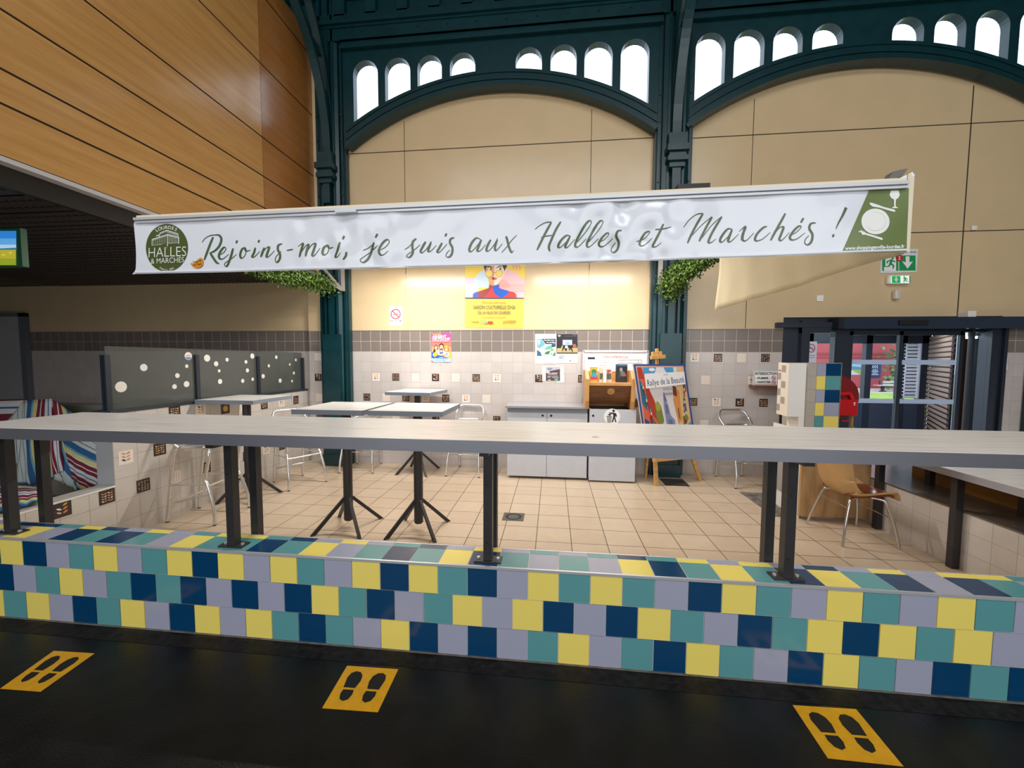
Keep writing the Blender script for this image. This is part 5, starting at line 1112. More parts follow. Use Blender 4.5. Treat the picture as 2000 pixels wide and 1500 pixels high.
XB = onY(1322, 540, 3.7).x
gl = [onX(1306, 561, XB-.05), onX(1318, 543, XB), onX(1335, 532, XB), onX(1358, 521, XB), onX(1390, 503, XB), onX(1420, 488, XB)]
gl = [onY(1310, 562, 3.68), onY(1318, 545, 3.62), onY(1328, 533, 3.5), onY(1348, 524, 3.3), onY(1378, 506, 3.0), onY(1400, 496, 2.8)]
garland('leaf_garland', 'green leaf garland hanging at the middle green column under the banner', gl, 5500, .19, 5)
a, b, c = onY(668, 528, 3.77), onY(667, 566, 3.77), onX(640, 527, XA)
t = thing('column_bracket', (b.x, 3.78, b.z), 'pale metal triangular bracket bolted to the left column by the garland', 'bracket')
mb = MB(); mb.box((a.x-.012, 3.755, b.z-.02), (a.x+.03, 3.79, a.z+.3), wb); mb.build('plate', t)
mb = MB(); mb.bar(b, onX(636, 545, XA-.02), .05, .02, wb, up=(1, 0, 0)); mb.bar(b+Vector((0, 0, .01)), onX(628, 520, XA-.02), .045, .02, wb, up=(1, 0, 0)); mb.build('strut', t)
a, b = onY(1293, 508, 3.77), onY(1289, 556, 3.77)
mb = MB(); mb.box((b.x-.03, 3.755, b.z), (b.x+.03, 3.785, a.z+.3), wb); tag(mb.build('column_strap'), 'pale metal strap on the middle green column behind the garland', 'bracket')
a, b = onY(1322, 368, 3.5), onY(1385, 362, 3.5); mb = MB(); mb.box((a.x, 3.46, a.z-.03), (b.x, 3.7, b.z+.015), black_steel); tag(mb.build('flood_lamp'), 'flat black fitting peeping over the banner rail at the middle column', 'lamp')
# ------------------------------------------------------------------ dotted glass screen on the partition
gl_m = tinted('smoked_glass', '5f635e', .58); dot = mat('frosted_dot', 'ece8e0', .4)
cap = mat('dark_capping', '3a4246', .35, .2)
t = thing('glass_screen', (XL-.08, 2.6, ZP), 'three-pane smoked glass screen with white dots standing on the tiled partition', 'glass screen')
mb = MB(); mb.box((XL-.18, YS-.01, ZP), (XL+.008, 3.985, ZP+.026), cap); mb.build('capping', t)
XG = XL-.06
ys_ = [onX(x, 740, XG).y for x in (207, 383.5, 503, 590)]; zt0 = onX(300, 680, XG).z+.005
for i, y in enumerate(ys_):
    h = onX((205, 384, 500, 590)[i], (693, 693, 696, 699)[i], XG).z-.0
    mb = MB(); mb.box((XG-.03, y-.018, ZP+.018), (XG-.006, y+.018, h), dark_frame); mb.box((XG+.006, y-.022, ZP+.018), (XG+.026, y+.022, h), dark_frame); mb.build('post', t)
DOTS = [[(198, 492, 45), (387, 331, 30), (757, 236, 33), (744, 320, 15), (666, 398, 20), (742, 469, 25), (642, 490, 20)], [(913, 253, 29), (988, 300, 21), (1079, 266, 16), (1013, 359, 13), (1021, 447, 21), (1236, 284, 15), (1289, 236, 22), (1248, 355, 17), (1209, 442, 17), (1292, 428, 14)], [(1488, 245, 15), (1650, 268, 12), (1600, 306, 10), (1426, 317, 13), (1634, 377, 13), (1379, 403, 18), (1520, 440, 18), (1619, 444, 11)]]
for i in range(3):
    mb = MB(); mb.box((XG-.004, ys_[i]+.002, ZP+.02), (XG+.004, ys_[i+1]-.002, zt0), gl_m)
    p = None
    for k, (x, y, r) in enumerate(DOTS[i]):
        px, py = 190+x*470/2000, 640+y*470/2000; q = onX(px, py, XG+.005); rr_ = abs(onX(px, py-r*.235, XG+.005).z-q.z)
        mb.disc((XG+.0048, q.y, q.z), rr_, (1, 0, 0), dot, 24)
        if (i, k) == (0, 2):
            cb = mat('dot_blue', '5a86c8', .4); cr_ = mat('dot_salmon', 'e0a08c', .4)
            mb.face([(XG+.0052, q.y+rr_*.9*math.cos(a), q.z+rr_*.9*math.sin(a)) for a in [PI+.3+(PI-.6)*j/10 for j in range(11)]], cb); mb.face([(XG+.0052, q.y+dy*rr_, q.z+dz*rr_) for dy, dz in ((-.7, -.1), (.7, .05), (.6, .35), (-.5, .25))], cr_)
    mb.build('pane', t)
# ------------------------------------------------------------------ screen at the far left
t = thing('wall_screen', (onY(-40, 520, .9).x, .9, onY(0, 524, .9).z), 'screen with a sunny meadow picture in a green frame at the left edge', 'screen')
a, b = onY(-110, 524, .9), onY(39, 445, .9)
mb = MB(); mb.box((a.x, .9, a.z), (b.x, .94, b.z), mat('green_screen_frame', '1f5a3c', .4)); mb.cyl(((a.x+b.x)/2, .92, b.z), ((a.x+b.x)/2, .92, 2.86), .02, black_steel); mb.build('frame', t)
mb = MB(); sh = Sheet(mb, lambda x, y: onY(x, y, .899), (0, -1, 0))
sk = [mat('screen_'+h, h, .3, emit=.75) for h in ('2f7fcf', '5fa2dc', 'a8cce6', '3f6a8a', 'b0a832', '8f9a2a', 'c9c060')]
sh.rect(-104, 451, 32, 466, sk[0]); sh.rect(-104, 466, 32, 478, sk[1]); sh.rect(-104, 478, 32, 488, sk[2]); sh.poly([(-104, 482), (-60, 478), (-10, 486), (32, 484), (32, 490), (-104, 490)], sk[3]); sh.rect(-104, 488, 32, 518, sk[4]); sh.poly([(-104, 500), (32, 506), (32, 518), (-104, 518)], sk[5])
for k in range(9): sh.oval(-90+14*k, 495+3*math.sin(k*2), 3, 1.6, sk[6], 10)
mb.build('picture', t)
# ------------------------------------------------------------------ settee corner under a striped blanket
bl = bpy.data.materials.new('striped_blanket'); bl.use_nodes = True; nt = bl.node_tree; bs = nt.nodes['Principled BSDF']; bs.inputs['Roughness'].default_value = .9
uv = nt.nodes.new('ShaderNodeUVMap'); sx_ = nt.nodes.new('ShaderNodeSeparateXYZ'); mu2 = nt.nodes.new('ShaderNodeMath'); mu2.operation = 'MULTIPLY'; mu2.inputs[1].default_value = .72; fr2 = nt.nodes.new('ShaderNodeMath'); fr2.operation = 'FRACT'; rp = nt.nodes.new('ShaderNodeValToRGB'); rp.color_ramp.interpolation = 'CONSTANT'
nt.links.new(uv.outputs[0], sx_.inputs[0]); nt.links.new(sx_.outputs[0], mu2.inputs[0]); nt.links.new(mu2.outputs[0], fr2.inputs[0]); nt.links.new(fr2.outputs[0], rp.inputs[0])
STR = [(0, '2a5f8f'), (.06, '6fa8c0'), (.09, 'd8cf86'), (.15, 'd6dcd6'), (.17, '7a2036'), (.23, 'e2dfd8'), (.245, '7a2036'), (.30, 'd6dcdc'), (.35, '3a5a8a'), (.365, 'd6dcdc'), (.41, '7a2036'), (.47, 'e2dfd8'), (.485, '7a2036'), (.53, 'd8cf86'), (.585, '6fa8c0'), (.61, '2a5f8f'), (.665, 'c4d2d2'), (.73, '7a3a48'), (.738, 'c9d4d0'), (.82, '44546a'), (.827, 'c9d4d0'), (.91, '7a3a48'), (.918, 'c4d2d2'), (.97, '2a5f8f')]
els = rp.color_ramp.elements; els[0].position = 0; els[0].color = rgb(STR[0][1]); els[1].position = STR[1][0]; els[1].color = rgb(STR[1][1])
for p, h in STR[2:]: e = els.new(p); e.color = rgb(h)
nz = nt.nodes.new('ShaderNodeTexNoise'); nz.inputs['Scale'].default_value = 160; mr = nt.nodes.new('ShaderNodeMapRange'); mr.inputs[3].default_value = .75; mr.inputs[4].default_value = 1.15; nt.links.new(nz.outputs[0], mr.inputs[0])
sc = nt.nodes.new('ShaderNodeVectorMath'); sc.operation = 'SCALE'; nt.links.new(rp.outputs[0], sc.inputs[0]); nt.links.new(mr.outputs[0], sc.inputs['Scale']); nt.links.new(sc.outputs[0], bs.inputs['Base Color'])
b_in = [0]
def patch(mb, c4, uv4, bulge=.03, n=14, seed=0, fold=.01):
    """cloth between four corners (top-left, top-right, bottom-right, bottom-left)"""
    a, b, c, d = [Vector(v) for v in c4]; nr = (b-a).cross(d-a).normalized(); nr = -nr if nr.dot(CAM-a) < 0 else nr; r = random.Random(seed); ph = r.random()*6
    P = [[a.lerp(b, j/n).lerp(d.lerp(c, j/n), i/n)+nr*(bulge*math.sin(PI*i/n)*math.sin(PI*j/n)+fold*math.sin(j*1.1+i*.5+ph)*i/n) for j in range(n+1)] for i in range(n+1)]
    def uvf(u, v):
        p = [uv4[k] for k in range(4)]; q0 = p[0]*(1-v)+p[1]*v; q1 = p[3]*(1-v)+p[2]*v; return (q0*(1-u)+q1*u, u)
    mb.grid(P, bl, True, uvf)
X0_, dz_ = XL-.12, 0
fY = lambda x, y, Y: onY(x, y, Y+.36)
t = thing('settee', (-1.9, 2.06, 0), 'settee corner left of the tiled partition, hidden under the striped blanket', 'settee')
uph = mat('grey_upholstery', '7d7a70', .8)
mb = MB(); mb.box((-3.4, 1.86, .10), (-1.10, 2.40, .44), uph); mb.build('seat', t, bevel=.03)
mb = MB(); mb.box((-3.4, 2.42, .30), (-1.16, 2.62, 1.06), uph); mb.build('backrest', t, bevel=.03)
mb = MB(); mb.box((-3.3, 1.7, 0), (-3.2, 2.5, .12), black_steel); mb.box((-1.2, 1.7, 0), (-1.1, 2.5, .12), black_steel); mb.build('leg', t)
mb = MB(); mb.obox((-1.36, 1.76, .47), Vector((.13, .02, 0)), Vector((-.02, .12, 0)), Vector((0, 0, .028)), mat('dark_cushion', '5d5f58', .8)); tag(mb.build('cushion', bevel=.02), 'flat grey cushion lying on the settee under the blanket folds', 'cushion')
mb = MB(); K1 = 1.62
patch(mb, (fY(-90, 783, 2.0), fY(52, 779, 1.98), fY(40, 905, 1.9), fY(-90, 905, 1.92)), (.4, .4, 1.15, 1.15), .02, 12, 1)
patch(mb, (fY(-90, 900, 1.72), fY(36, 900, 1.7), fY(34, 960, 1.6), fY(-90, 960, 1.6)), (.1, .1, .9, .9), .02, 10, 2)
patch(mb, (fY(47, 783, 1.74), fY(100, 779, 1.72), fY(122, 925, 1.45), fY(34, 955, 1.42)), (-.15, .55, .72, -.4), .04, 16, 3)
patch(mb, (fY(100, 779, 1.73), fY(137, 805, 1.78), fY(178, 868, 1.62), fY(114, 862, 1.52)), (.55, .95, 1.1, .62), .02, 12, 4)
patch(mb, (fY(47, 783, 1.75), fY(52, 781, 1.75), fY(36, 940, 1.5), fY(6, 836, 1.72)), (-.15, -.12, -.2, -.6), .01, 10, 5)
patch(mb, (fY(90, 850, 1.44), fY(116, 850, 1.46), fY(126, 920, 1.32), fY(102, 928, 1.30)), (.12, .6, .62, .14), .02, 12, 6)
patch(mb, (fY(112, 850, 1.50), fY(197, 850, 1.46), fY(197, 947, 1.30), fY(152, 958, 1.28)), (.0, -.45, .5, .92), .045, 16, 7, .008)
patch(mb, (fY(114, 852, 1.50), fY(140, 856, 1.48), fY(152, 957, 1.28), fY(108, 936, 1.30)), (.9, .6, .95, 1.1), .02, 12, 8)
tag(mb.build('blanket', solid=.008), 'woven striped blanket in white, blue, yellow and wine red draped over the settee back', 'blanket')
mb = MB()
patch(mb, (onZ(-90, 945, .54), onZ(52, 943, .54), onZ(84, 978, .525), onZ(-90, 1022, .525)), (-.1, -.1, .9, .9), .02, 16, 9)
patch(mb, (onZ(30, 948, .55), onZ(80, 950, .55), onZ(87, 976, .53), onZ(40, 990, .53)), (.1, -.1, .85, .9), .015, 10, 10)
tag(mb.build('blanket', solid=.008), 'second striped blanket lying flat on the settee seat behind the tiled ledge', 'blanket')
# ------------------------------------------------------------------ footprint stickers on the hall floor
sy_ = mat('sticker_yellow', 'e3a514', .4, noise=.08, nscale=30); blk = mat('sticker_black', '151412', .6)
def sole(f, x, y, s, flip):
    P = [(-.5, -.02), (-.56, .3), (-.62, .62), (-.5, .92), (-.2, 1.06), (.15, 1.02), (.42, .8), (.5, .45), (.42, .15), (.36, -.02)]
    H = [(-.42, -.15), (.36, -.15), (.42, -.42), (.3, -.72), (0, -.84), (-.32, -.72), (-.46, -.42)]
    return [[f(x+flip*a*s*.60, y+b*s*.88) for a, b in L] for L in (P, H)]
STK = [([(105, 1271), (185, 1276), (79, 1351), (0, 1345)], 'yellow footprint sticker on the black floor, leftmost of the three'), ([(678, 1300), (778, 1307), (738, 1391), (629, 1383)], 'yellow footprint sticker on the black floor, middle one of the three'), ([(1548, 1377), (1672, 1385), (1765, 1497), (1617, 1481)], 'yellow footprint sticker on the black floor, rightmost of the three')]
ZH = .148
for q, lab in STK:
    c = [onZ(x, y, ZH+.001) for x, y in q]; mb = MB(); mb.face([c[3], c[2], c[1], c[0]], sy_); mb.face([p-Vector((0, 0, .0008)) for p in c], sy_)
    f = lambda u, v: (c[3].lerp(c[2], u)).lerp(c[0].lerp(c[1], u), v)+Vector((0, 0, .0008))
    for x, fl_ in ((.29, 1), (.70, -1)):
        for L in sole(f, x, .48, .42, fl_): mb.face(L if fl_ > 0 else L[::-1], blk)
    tag(mb.build('floor_sticker'), lab, 'floor sticker', 'footprint stickers on the hall floor')
# ------------------------------------------------------------------ floor drains and dark patches in the tiles
steel = mat('drain_steel', '6a6660', .4, .5)
c = (onZ(640+1815/5, 840+848/5, 0)); t = thing('floor_drain', (c.x, c.y, 0), 'square metal floor drain with a slotted ring in the beige tiled floor', 'drain')
mb = MB(); mb.box((c.x-.11, c.y-.10, -.002), (c.x+.11, c.y+.10, .004), steel); mb.build('frame', t)
mb = MB()
for k in range(16):
    a = 2*PI*k/16; d = Vector((math.cos(a), math.sin(a), 0)); n = Vector((-d.y, d.x, 0)); o = Vector((c.x, c.y, .0045)); mb.face([o+d*.058+n*.011, o+d*.058-n*.011, o+d*.085-n*.013, o+d*.085+n*.013], black)
mb.build('slots', t)
c4 = [onZ(1040+x/5, 840+y/5, .002) for x, y in ((1235, 475), (1470, 478), (1530, 547), (1295, 545))]
mb = MB(); x0, x1 = 4.6, 4.912; mb.box((x0, 3.385, 0), (x1, 3.69, .004), mat('dark_ribbed_tile', '38322f', .6, bump=.3, bscale=90)); tag(mb.build('floor_hatch'), 'dark square hatch in the floor between the easel legs', 'floor hatch')
mb = MB(); mb.box((5.45, 2.45, 0), (5.78, 3.22, .003), mat('worn_concrete_patch', '6f6860', .7, noise=.6, nscale=14, bump=.4, bscale=30)); tag(mb.build('floor_patch'), 'broken worn patch of floor with tiles missing beside the plywood panel', 'floor patch')
# ------------------------------------------------------------------ tiled stub wall with its white box, hose reel
YT = 2.45; s0, s1 = onY(1578, 720, YT).x, onY(1643, 720, YT).x; zs1 = onY(1610, 709, YT).z
mb = MB(); stub_t = mat('stub_grey_tile', 'b3ab9f', .25); mb.box((s0, YT+.004, 0), (s1, 2.86, zs1-.004), stub_t)
xc_ = [s0, onY(1594.5, 740, YT).x, onY(1612.5, 740, YT).x, s1]
ys2 = [709, 734.5, 761, 786.5, 812.5, 838, 864, 890, 916]
zz = [onY(1610, y, YT).z for y in ys2]
cols = ['-GB', '-YT', '-GB', '-YG', '-TY', '-GB', '-YT', '-GB']
for r in range(8):
    for k in range(3):
        m = {'-': stub_t, 'G': cG, 'B': cB, 'Y': cY, 'T': cT}[cols[r][k]]
        mb.box((xc_[k]+.002, YT, zz[r+1]+.002), (xc_[k+1]-.002, YT+.006, zz[r]-.002), m)
mb.box((s0, YT-.002, zs1-.005), (s1+.004, 2.86, zs1+.003), alu); mb.box((s1, YT-.003, 0), (s1+.005, YT+.01, zs1), alu)
struct(mb.build('wall_stub'))
YX = YT+.02; bx_0, bx_1 = onY(1541, 730, YX).x, s0-.001
zt2, zb2 = onY(1560, 709.5, YX).z, onY(1560, 814, YX).z; yb2 = max(onX(1519.5, 740, bx_0).y, YX+.10)

yb2 = YX+.30
t = thing('white_wall_box', ((bx_0+bx_1)/2, 2.6, zb2), 'tall white box with small checked tiles on its side, fixed to the tiled stub wall', 'wall box')
sk_ = onY(1519.5, 740, YX+.16)
mb = MB(); V = [(bx_0, YX, zb2), (bx_1, YX, zb2), (bx_1, YX+.3, zb2), (sk_.x, YX+.16, zb2+.01), (bx_0, YX, zt2), (bx_1, YX, zt2), (bx_1, YX+.3, zt2), (sk_.x, YX+.16, zt2)]
mb.raw(V, [(0, 3, 2, 1), (4, 5, 6, 7), (0, 1, 5, 4), (1, 2, 6, 5), (2, 3, 7, 6), (3, 0, 4, 7)], white_paint)
ck = mat('checked_cream', 'e6dcc8', .4); cg_ = mat('checked_grey', 'a59a98', .4)
A0, B0 = Vector(V[3]), Vector(V[0]); H = zt2-zb2; nn = (B0-A0).cross(Vector((0, 0, 1))).normalized(); nn = nn if nn.dot(CAM-A0) > 0 else -nn
lp = lambda u, v, l=.001: A0.lerp(B0, u)+Vector((0, 0, H*v))+nn*l
mb.face([lp(0, 0), lp(1, 0), lp(1, 1), lp(0, 1)], ck)
for k in range(3):
    v = .82-.30*k; mb.face([lp(.33, v, .002), lp(.72, v, .002), lp(.72, v+.13, .002), lp(.33, v+.13, .002)], cg_); v -= .15; mb.face([lp(.0, v, .002), lp(.30, v, .002), lp(.30, v+.13, .002), lp(.0, v+.13, .002)], cg_)
mb.face([lp(.08, .835, .003), lp(.26, .835, .003), lp(.26, .86, .003), lp(.08, .86, .003)], R_)
mb.build('body', t)
xm = onY(1559, 830, YX).x
mb = MB(); mb.box((xm, YX, .935), (bx_1, YX+.2, zb2-.001), white_paint); mb.build('duct', t)
# red hose reel
red = mat('fire_red', 'c3161c', .3); dred = mat('dark_red', '7a1418', .35)
YH = 3.1; hc = onY(1622, 775, YH); rad = (onY(1669, 775, YH).x-hc.x)
t = thing('hose_reel', (hc.x, YH, hc.z-rad), 'red fire hose reel with red box half hidden behind the tiled stub wall', 'hose reel')
mb = MB(); mb.tube([hc+Vector((0, -.07, 0)), hc+Vector((0, -.055, 0))], rad, dred, 40); mb.tube([hc+Vector((0, .055, 0)), hc+Vector((0, .07, 0))], rad, red, 40); mb.build('reel_disc', t)
mb = MB()
for k in range(3): mb.tube([hc+Vector((rad*.88*math.cos(a), -.04+.04*k, rad*.88*math.sin(a))) for a in (2*PI*i/36 for i in range(36))], .02, mat('black_hose', '1d1a1c', .5), 8, True)
mb.tube([hc+Vector((0, -.055, 0)), hc+Vector((0, .055, 0))], rad*.8, red, 32); mb.build('hose', t)
a, b = onY(1637, 812, YH-.12), onY(1676.5, 781, YH-.12); mb = MB(); mb.box((a.x, YH-.12, a.z), (b.x, YH+.02, b.z), red); bx = mb.build('red_box', t, bevel=.006)
mb = MB(); q = onY(1669, 787, YH-.121); mb.box((q.x-.012, YH-.124, q.z-.004), (q.x+.012, YH-.121, q.z+.004), Wp); mb.box((q.x-.004, YH-.124, q.z-.03), (q.x+.004, YH-.121, q.z+.008), Wp); mb.build('lock', bx)
mb = MB(); p = [onY(1641, 770, YH-.09), onY(1660, 768, YH-.09), onY(1666, 783, YH-.09)]; mb.tube(fillet([onY(1636, 769, YH-.09)]+p, .03), .022, red, 10); mb.build('handle', t)
brass = mat('brass', 'a98d4c', .35, .8)
mb = MB(); a, b = onY(1664, 812, YH-.05), onY(1662, 850, YH-.05); mb.cyl(a, Vector((a.x, a.y, .02)), .016, brass, 12); mb.cyl(b+Vector((-.01, 0, .07)), b+Vector((.02, -.02, .07)), .03, brass, 12); mb.build('valve', t)
mb = MB(); a, b = onY(1645, 822, YH-.08), onY(1662, 822, YH-.08); mb.bar(a, b, .014, .014, red); mb.build('valve_lever', t)
mb = MB(); mb.box((hc.x-.04, YH+.07, hc.z-.1), (hc.x+.04, 3.96, hc.z+.1), black_steel); mb.build('wall_mount', t)
# ------------------------------------------------------------------ glazed sliding door with header, lobby and outdoors
YD = 3.98
fx = lambda px, y=700: onY(px, y, YD).x
zh0, zh1 = onY(1800, 642, YD-.12).z, onY(1800, 620, YD-.12).z
hx0, hx1 = onY(1634, 630, YD-.12).x, 9.6
ztop_f = onY(1700, 650, YD).z
mb = MB(); bars = [(1560, 1576), (1625, 1651), (1654, 1657), (1752, 1763), (1881, 1893), (1926, 1941)]
def vbar(mb, x0, x1, z0, z1, d=.05, m=dark_frame): mb.box((x0, YD-d/2, z0), (x1, YD+d/2, z1), m)
d1 = bpy.data.objects.new('door_1', None); C.objects.link(d1); d1.location = (7.7, YD, 0); struct(d1)
mb = MB(); vbar(mb, fx(1560), fx(1576), 0, 2.20, .09); vbar(mb, fx(1624), fx(1652), 0, 2.20, .10); vbar(mb, fx(1892), fx(1897), 0, 2.12, .06); vbar(mb, fx(1927), fx(1941), 0, 2.2, .10)
mb.box((fx(1512), YD-.05, 2.105), (hx0, YD+.05, 2.175), dark_frame); mb.box((fx(1560), YD-.04, 2.03), (fx(1640), YD+.04, 2.11), dark_frame); mb.box((fx(1560), YD-.03, 0), (fx(1640), YD+.03, .10), dark_frame)
mb.box((DX1-.02, YD-.04, 0), (DX1+.02, YD+.2, 2.2), dark_frame); mb.box((DX0-.0, YD+.021, 0), (fx(1562), YD+.2, 2.2), dark_frame); mb.box((fx(1941), YD-.0, 0), (DX1, YD+.2, 2.2), dark_frame); mb.box((DX0, YD+.05, 2.04), (DX1, YD+.2, 2.26), dark_frame)
mb.build('frame', d1)
mb = MB(); mb.box((hx0, YD-.16, zh0), (hx1, YB, zh1), mat('header_slate', '3d4a5c', .22, .4)); mb.box((hx0-.003, YD-.165, zh0), (hx0+.06, YB, zh1+.002), mat('header_end', '161a22', .4)); hd = mb.build('header', d1)
a, b = onY(1755, 634.5, YD-.17), onY(1812, 625, YD-.17); mb = MB(); mb.box((a.x, YD-.185, a.z), (b.x, YD-.161, b.z), black); mb.build('radar_sensor', hd)
def leaf_door(x0, x1, y, nm):
    mb = MB(); w = .045
    mb.box((x0, y-.02, .03), (x0+w, y+.02, 2.05), dark_frame); mb.box((x1-w, y-.02, .03), (x1, y+.02, 2.05), dark_frame); mb.box((x0, y-.02, 2.0), (x1, y+.02, 2.07), dark_frame); mb.box((x0, y-.02, .03), (x1, y+.02, .12), dark_frame)
    o = mb.build('sliding_leaf', d1); g = MB(); g.box((x0+w, y-.004, .12), (x1-w, y+.004, 2.0), glass); g.build('pane', o)
    s = MB(); fb = tinted('frosted_band', 'c3d4ee', .85) if 'frosted_band' not in bpy.data.materials else bpy.data.materials['frosted_band']
    for py0, py1 in ((703, 712), (779, 788)): s.box((x0+.01, y-.007, onY(1760, py1, y).z), (x1-.06, y-.005, onY(1760, py0, y).z), fb)
    s.build('frosted_band', o)
leaf_door(fx(1653), fx(1757), YD-.02, 'a'); leaf_door(fx(1757), fx(1884), YD+.045, 'b')
mb = MB(); mb.box((fx(1576), YD-.004, .1), (fx(1624), YD+.004, 2.04), glass); mb.box((fx(1897), YD-.004, .05), (fx(1927), YD+.004, 2.1), glass); mb.build('side_pane', d1)
# small notices stuck to the side pane
mb, sh, fin = sheet_on_wall('no_smoking_sign', 'no-smoking notice on the narrow glass pane left of the sliding doors', 'sign', [(1574, 712), (1594, 712), (1596, 667), (1576, 667)], mat('notice_lilac', 'dcdce8', .4), YD-.004)
sh.ring(1584.5, 680, 8, 8.5, .2, mat('notice_red', 'a8405a', .4)); sh.line(1579, 674, 1590, 686, 1.6, MATS['notice_red']); sh.rect(1580, 679, 1589, 681.5, Gy); sh.rect(1577, 694, 1592, 695, Gy); sh.rect(1578, 698, 1591, 699, Gy); fin()
a, b = onY(1620, 658, YD-.06), onY(1632, 648, YD-.06); mb = MB(); mb.box((a.x, YD-.07, a.z), (b.x, YD-.05, b.z), mat('switch_grey', '4a5a58', .4)); tag(mb.build('door_switch', bevel=.003), 'small grey switch on the post left of the sliding doors', 'switch')
# lobby: dark outer frame, side shutters, ceiling
YO = 6.1
mb = MB(); lob = mat('lobby_ceiling', '8f979f', .6)
mb.box((5.2, YB+.2, 2.35), (13, YO+.1, 2.45), lob); struct(mb.build('ceiling_lobby'))
mb = MB(); lf = mat('lobby_floor', '9a9ea6', .4); mb.box((4.5, YB, -.06), (16, YO+3.4, -.002), lf); struct(mb.build('floor_lobby'))
g6 = lambda px, y=700: onY(px, y, YO).x
mb = MB()
for a, b in ((1575, 1584), (1640, 1654), (1687, 1699), (1754, 1766), (1795, 1812)): mb.box((g6(a), YO-.05, 0), (g6(b), YO+.05, 2.35), dark_frame)
zl = onY(1700, 671, YO).z; mb.box((g6(1560), YO-.05, zl), (g6(1812), YO+.05, 2.36), dark_frame); zk = onY(1700, 783, YO).z; mb.box((g6(1560), YO-.045, 0), (g6(1812), YO+.045, .12), dark_frame)
mb.box((g6(1640), YO-.04, .12), (g6(1795), YO+.04, zk-.02), mat('lower_dark_panel', '3a4150', .4)); struct(mb.build('wall_lobby_front'))
mb = MB(); zt_, zb_ = onY(1785, 671, YO-.08).z, onY(1785, 778, YO-.08).z; wsh = mat('white_shutter', 'e6e4ea', .4); xa, xb_ = onY(1766, 720, YO-.08).x, onY(1795, 720, YO-.08).x
n = 16
for k in range(n):
    z = zb_+(zt_-zb_)*(k+.1)/n; mb.box((xa, YO-.09, z), (xb_, YO-.06, z+(zt_-zb_)/n*.72), wsh)
mb.box((xa, YO-.058, zb_), (xb_, YO-.052, zt_), mat('shutter_gap_shade', '30343c', .7)); mb.box((xb_-.03, YO-.10, zb_), (xb_, YO-.052, zt_), wsh); mb.box((xa, YO-.10, zb_), (xa+.02, YO-.052, zt_), wsh); tag(mb.build('white_shutter'), 'white slatted shutter seen through the right sliding door', 'shutter')  # dark sheet added behind the slats so the gaps look shaded
mb = MB(); brown = mat('brown_louvre', '8a6f60', .5); A = onY(1813, 720, YO-.15); B = onY(1858, 720, 4.5); n = 26
u = Vector((B.x-A.x, B.y-A.y, 0)); nn = Vector((u.y, -u.x, 0)).normalized()
for k in range(n):
    z = .1+2.0*k/n; c = (A+B)/2; c.z = z+.03; mb.obox(c, u/2, nn*.012+Vector((0, 0, .01)), Vector((0, 0, .026)), brown)
c = (A+B)/2; c.z = 1.12; mb.obox(c+nn*(-.03), u/2, nn*.005, Vector((0, 0, 1.1)), mat('louvre_back', '2a2422', .7)); tag(mb.build('louvre_screen'), 'brown slatted louvre screen along the lobby side behind the right door', 'louvre screen')
mb = MB(); cur = mat('ribbed_grey_curtain', '5d6668', .5); a, b = onY(1890, 700, 4.35).x, onY(1912, 700, 4.35).x
P = [[(a+(b-a+.1)*j/40, 4.35+.015*math.sin(j*1.6), z) for j in range(41)] for z in (.02, 2.3)]; mb.grid(P, cur); tag(mb.build('strip_curtain', solid=.004), 'grey ribbed curtain hanging behind the narrow pane right of the doors', 'curtain')
mb = MB(); mb.box((b-.05, 4.5, 0), (13, 4.56, 2.4), mat('lobby_brown_wall', '6b4a38', .6)); struct(mb.build('wall_lobby_side'))
t = thing('lobby_lamp', (8.6, 4.30, 2.26), 'small bright round lamp under the lobby ceiling behind the narrow pane', 'lamp'); mb = MB(); q = onY(1898, 657, 4.26); mb.cyl((q.x, 4.26, q.z), (q.x, 4.26, 2.35), .06, white_paint); mb.build('housing', t); mb = MB(); mb.cyl((q.x, 4.26, q.z-.03), (q.x, 4.26, q.z), .055, mat('lobby_lamp_glow', 'e8ecff', .4, emit=5), 16); mb.build('bulb', t)
area('lobby_fill', (8.3, 5.0, 2.3), (0, 0, 0), 1.6, .6, 45, (.9, .95, 1))  # fill lamp added under the lobby ceiling to brighten shutter and louvres
# outdoors
YBE = onZ(1725, 764.5, -.07).y; YR = YBE+3.0
mb = MB(); mb.box((-20, 4.21, -.2), (60, 60, -.07), mat('paved_ground', 'b9b4a6', .8, noise=.1, nscale=3)); struct(mb.build('ground'))
mb = MB(); gg = mat('lawn_green', '8fae4a', .9, noise=.3, nscale=4); mb.box((8, 12.0, -.075), (30, YBE-1.5, -.055), gg); struct(mb.build('lawn'))
redw = mat('red_facade', 'b5525a', .7, noise=.06, nscale=1.2)
mb = MB(); x0, x1 = onY(1560, 700, YR).x, onY(1752, 700, YR).x
mb.box((x0-6, YR, -.1), (x1, YR+4, 8), redw); 
for py in (690, 697, 757, 765): p = onY(1700, py, YR); mb.box((x0-6, YR-.05, p.z-.07), (x1+.02, YR, p.z+.05), mat('red_moulding', 'a2464e', .7))
struct(mb.build('wall_red_building'))
mb, sh, fin = sheet_on_wall('mural', 'landscape picture of a road and hills on the red building outside', 'picture', [(1640, 732), (1686, 732), (1686, 711), (1640, 711)], mat('mural_sky', '9cc4e0', .5), YR)
sh.poly([(1640, 718), (1660, 714), (1686, 718), (1686, 724), (1640, 724)], mat('mural_hill', '5f8aa8', .5)); sh.rect(1640, 722, 1686, 732, mat('mural_field', '9aae5c', .5)); sh.poly([(1658, 722), (1662, 722), (1680, 732), (1652, 732)], mat('mural_road', 'c9ccd0', .5)); fin()
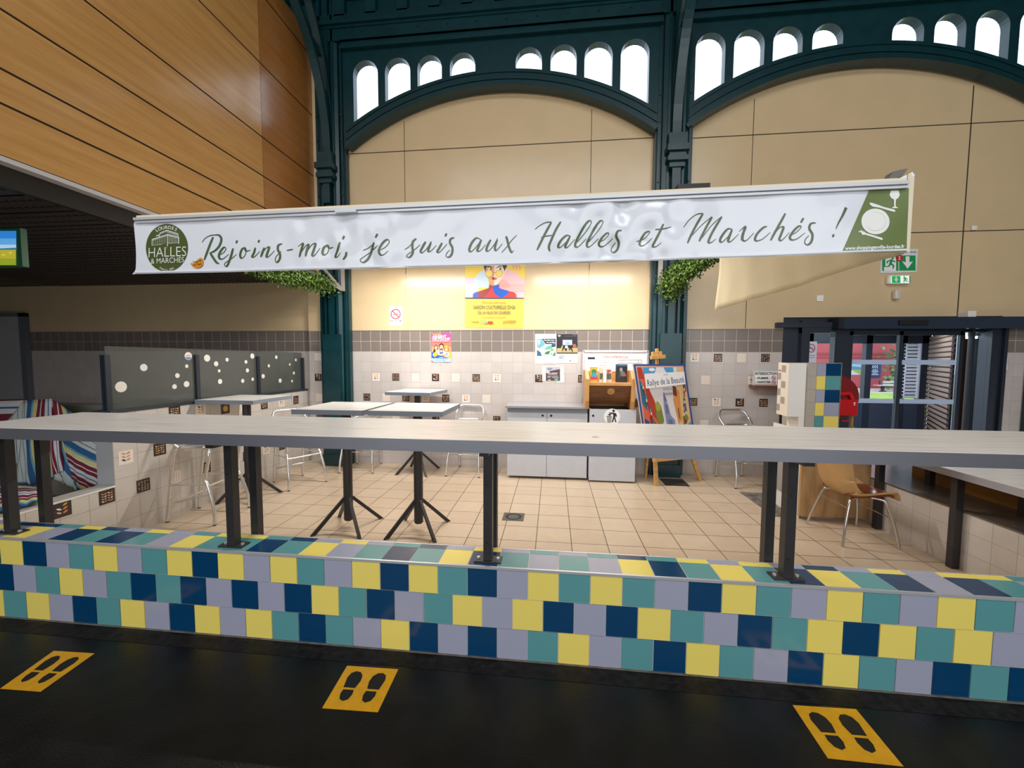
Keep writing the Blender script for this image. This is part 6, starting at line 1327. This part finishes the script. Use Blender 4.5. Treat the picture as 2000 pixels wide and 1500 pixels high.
mb, sh, fin = sheet_on_wall('blue_notice', 'blue notice board with white arrows and lines on the red building outside', 'notice', [(1697, 738.5), (1719.5, 738.5), (1722, 706), (1699, 706)], mat('notice_blue', '1f3f78', .4), YR)
for k in range(3): x = 1704+4*k; sh.line(x+2.4, 713.5, x, 716.5, 1.2, Wp); sh.line(x, 716.5, x+2.4, 719.5, 1.2, Wp)
for y, w in ((709, 4), (722, 5), (725, 6.5), (728, 5), (731, 7)): sh.rect(1709-w, y, 1709+w, y+1.2, Wp)
fin()
t = thing('park_bench', onY(1730, 764, YBE), 'pale slatted bench with dark iron legs outside on the paving', 'bench')
bz = onY(1725, 764.5, YBE).z; bs0, bs1 = onY(1704, 752, YBE).x, onY(1760, 752, YBE).x; zs2, zt3 = onY(1725, 753, YBE).z, onY(1725, 743.5, YBE).z
bw_ = mat('bench_slats', 'b9b9b4', .6); mb = MB()
for k in range(3): mb.box((bs0, YBE-.45+.15*k, zs2), (bs1, YBE-.33+.15*k, zs2+.04), bw_)
mb.build('seat', t); mb = MB()
for k in range(2): mb.box((bs0+.6, YBE+.05, zt3-.14-.17*k), (bs1, YBE+.09, zt3-.02-.17*k), bw_)
mb.build('backrest', t)
for x in (onY(1720, 750, YBE).x, onY(1756, 750, YBE).x):
    mb = MB(); mb.bar((x-.2, YBE-.4, bz), (x, YBE-.25, zs2), .1, .08, black_steel); mb.bar((x+.1, YBE-.02, bz), (x, YBE-.1, zs2), .1, .08, black_steel); mb.bar((x-.25, YBE-.3, bz+.03), (x+.2, YBE-.1, bz+.03), .08, .06, black_steel); mb.bar((x, YBE, zs2), (x, YBE+.06, zt3), .1, .06, black_steel); mb.build('leg', t)
r = random.Random(4); mb = MB(); cc = onY(1774, 735, YR-1.8); lm = [mat('tree_'+h, h, .8) for h in ('6f8a5a', '8aa474', '4f6a48')]
for _ in range(900):
    c = cc+Vector((r.gauss(0, .45), r.gauss(0, .4), r.gauss(.3, 1.3))); a = Vector((r.gauss(0, 1), r.gauss(0, 1), r.gauss(0, 1))).normalized()*.16; b = a.cross(Vector((.3, 1, .2))).normalized()*.1; mb.face([c, c+a+b, c+a*2, c+a-b], lm[r.randrange(3)])
mb.tube([(cc.x, cc.y, -.1), cc], .12, mat('tree_bark', '5a5048', .9), 8); tag(mb.build('street_tree'), 'leafy tree standing outside beside the red building', 'tree')
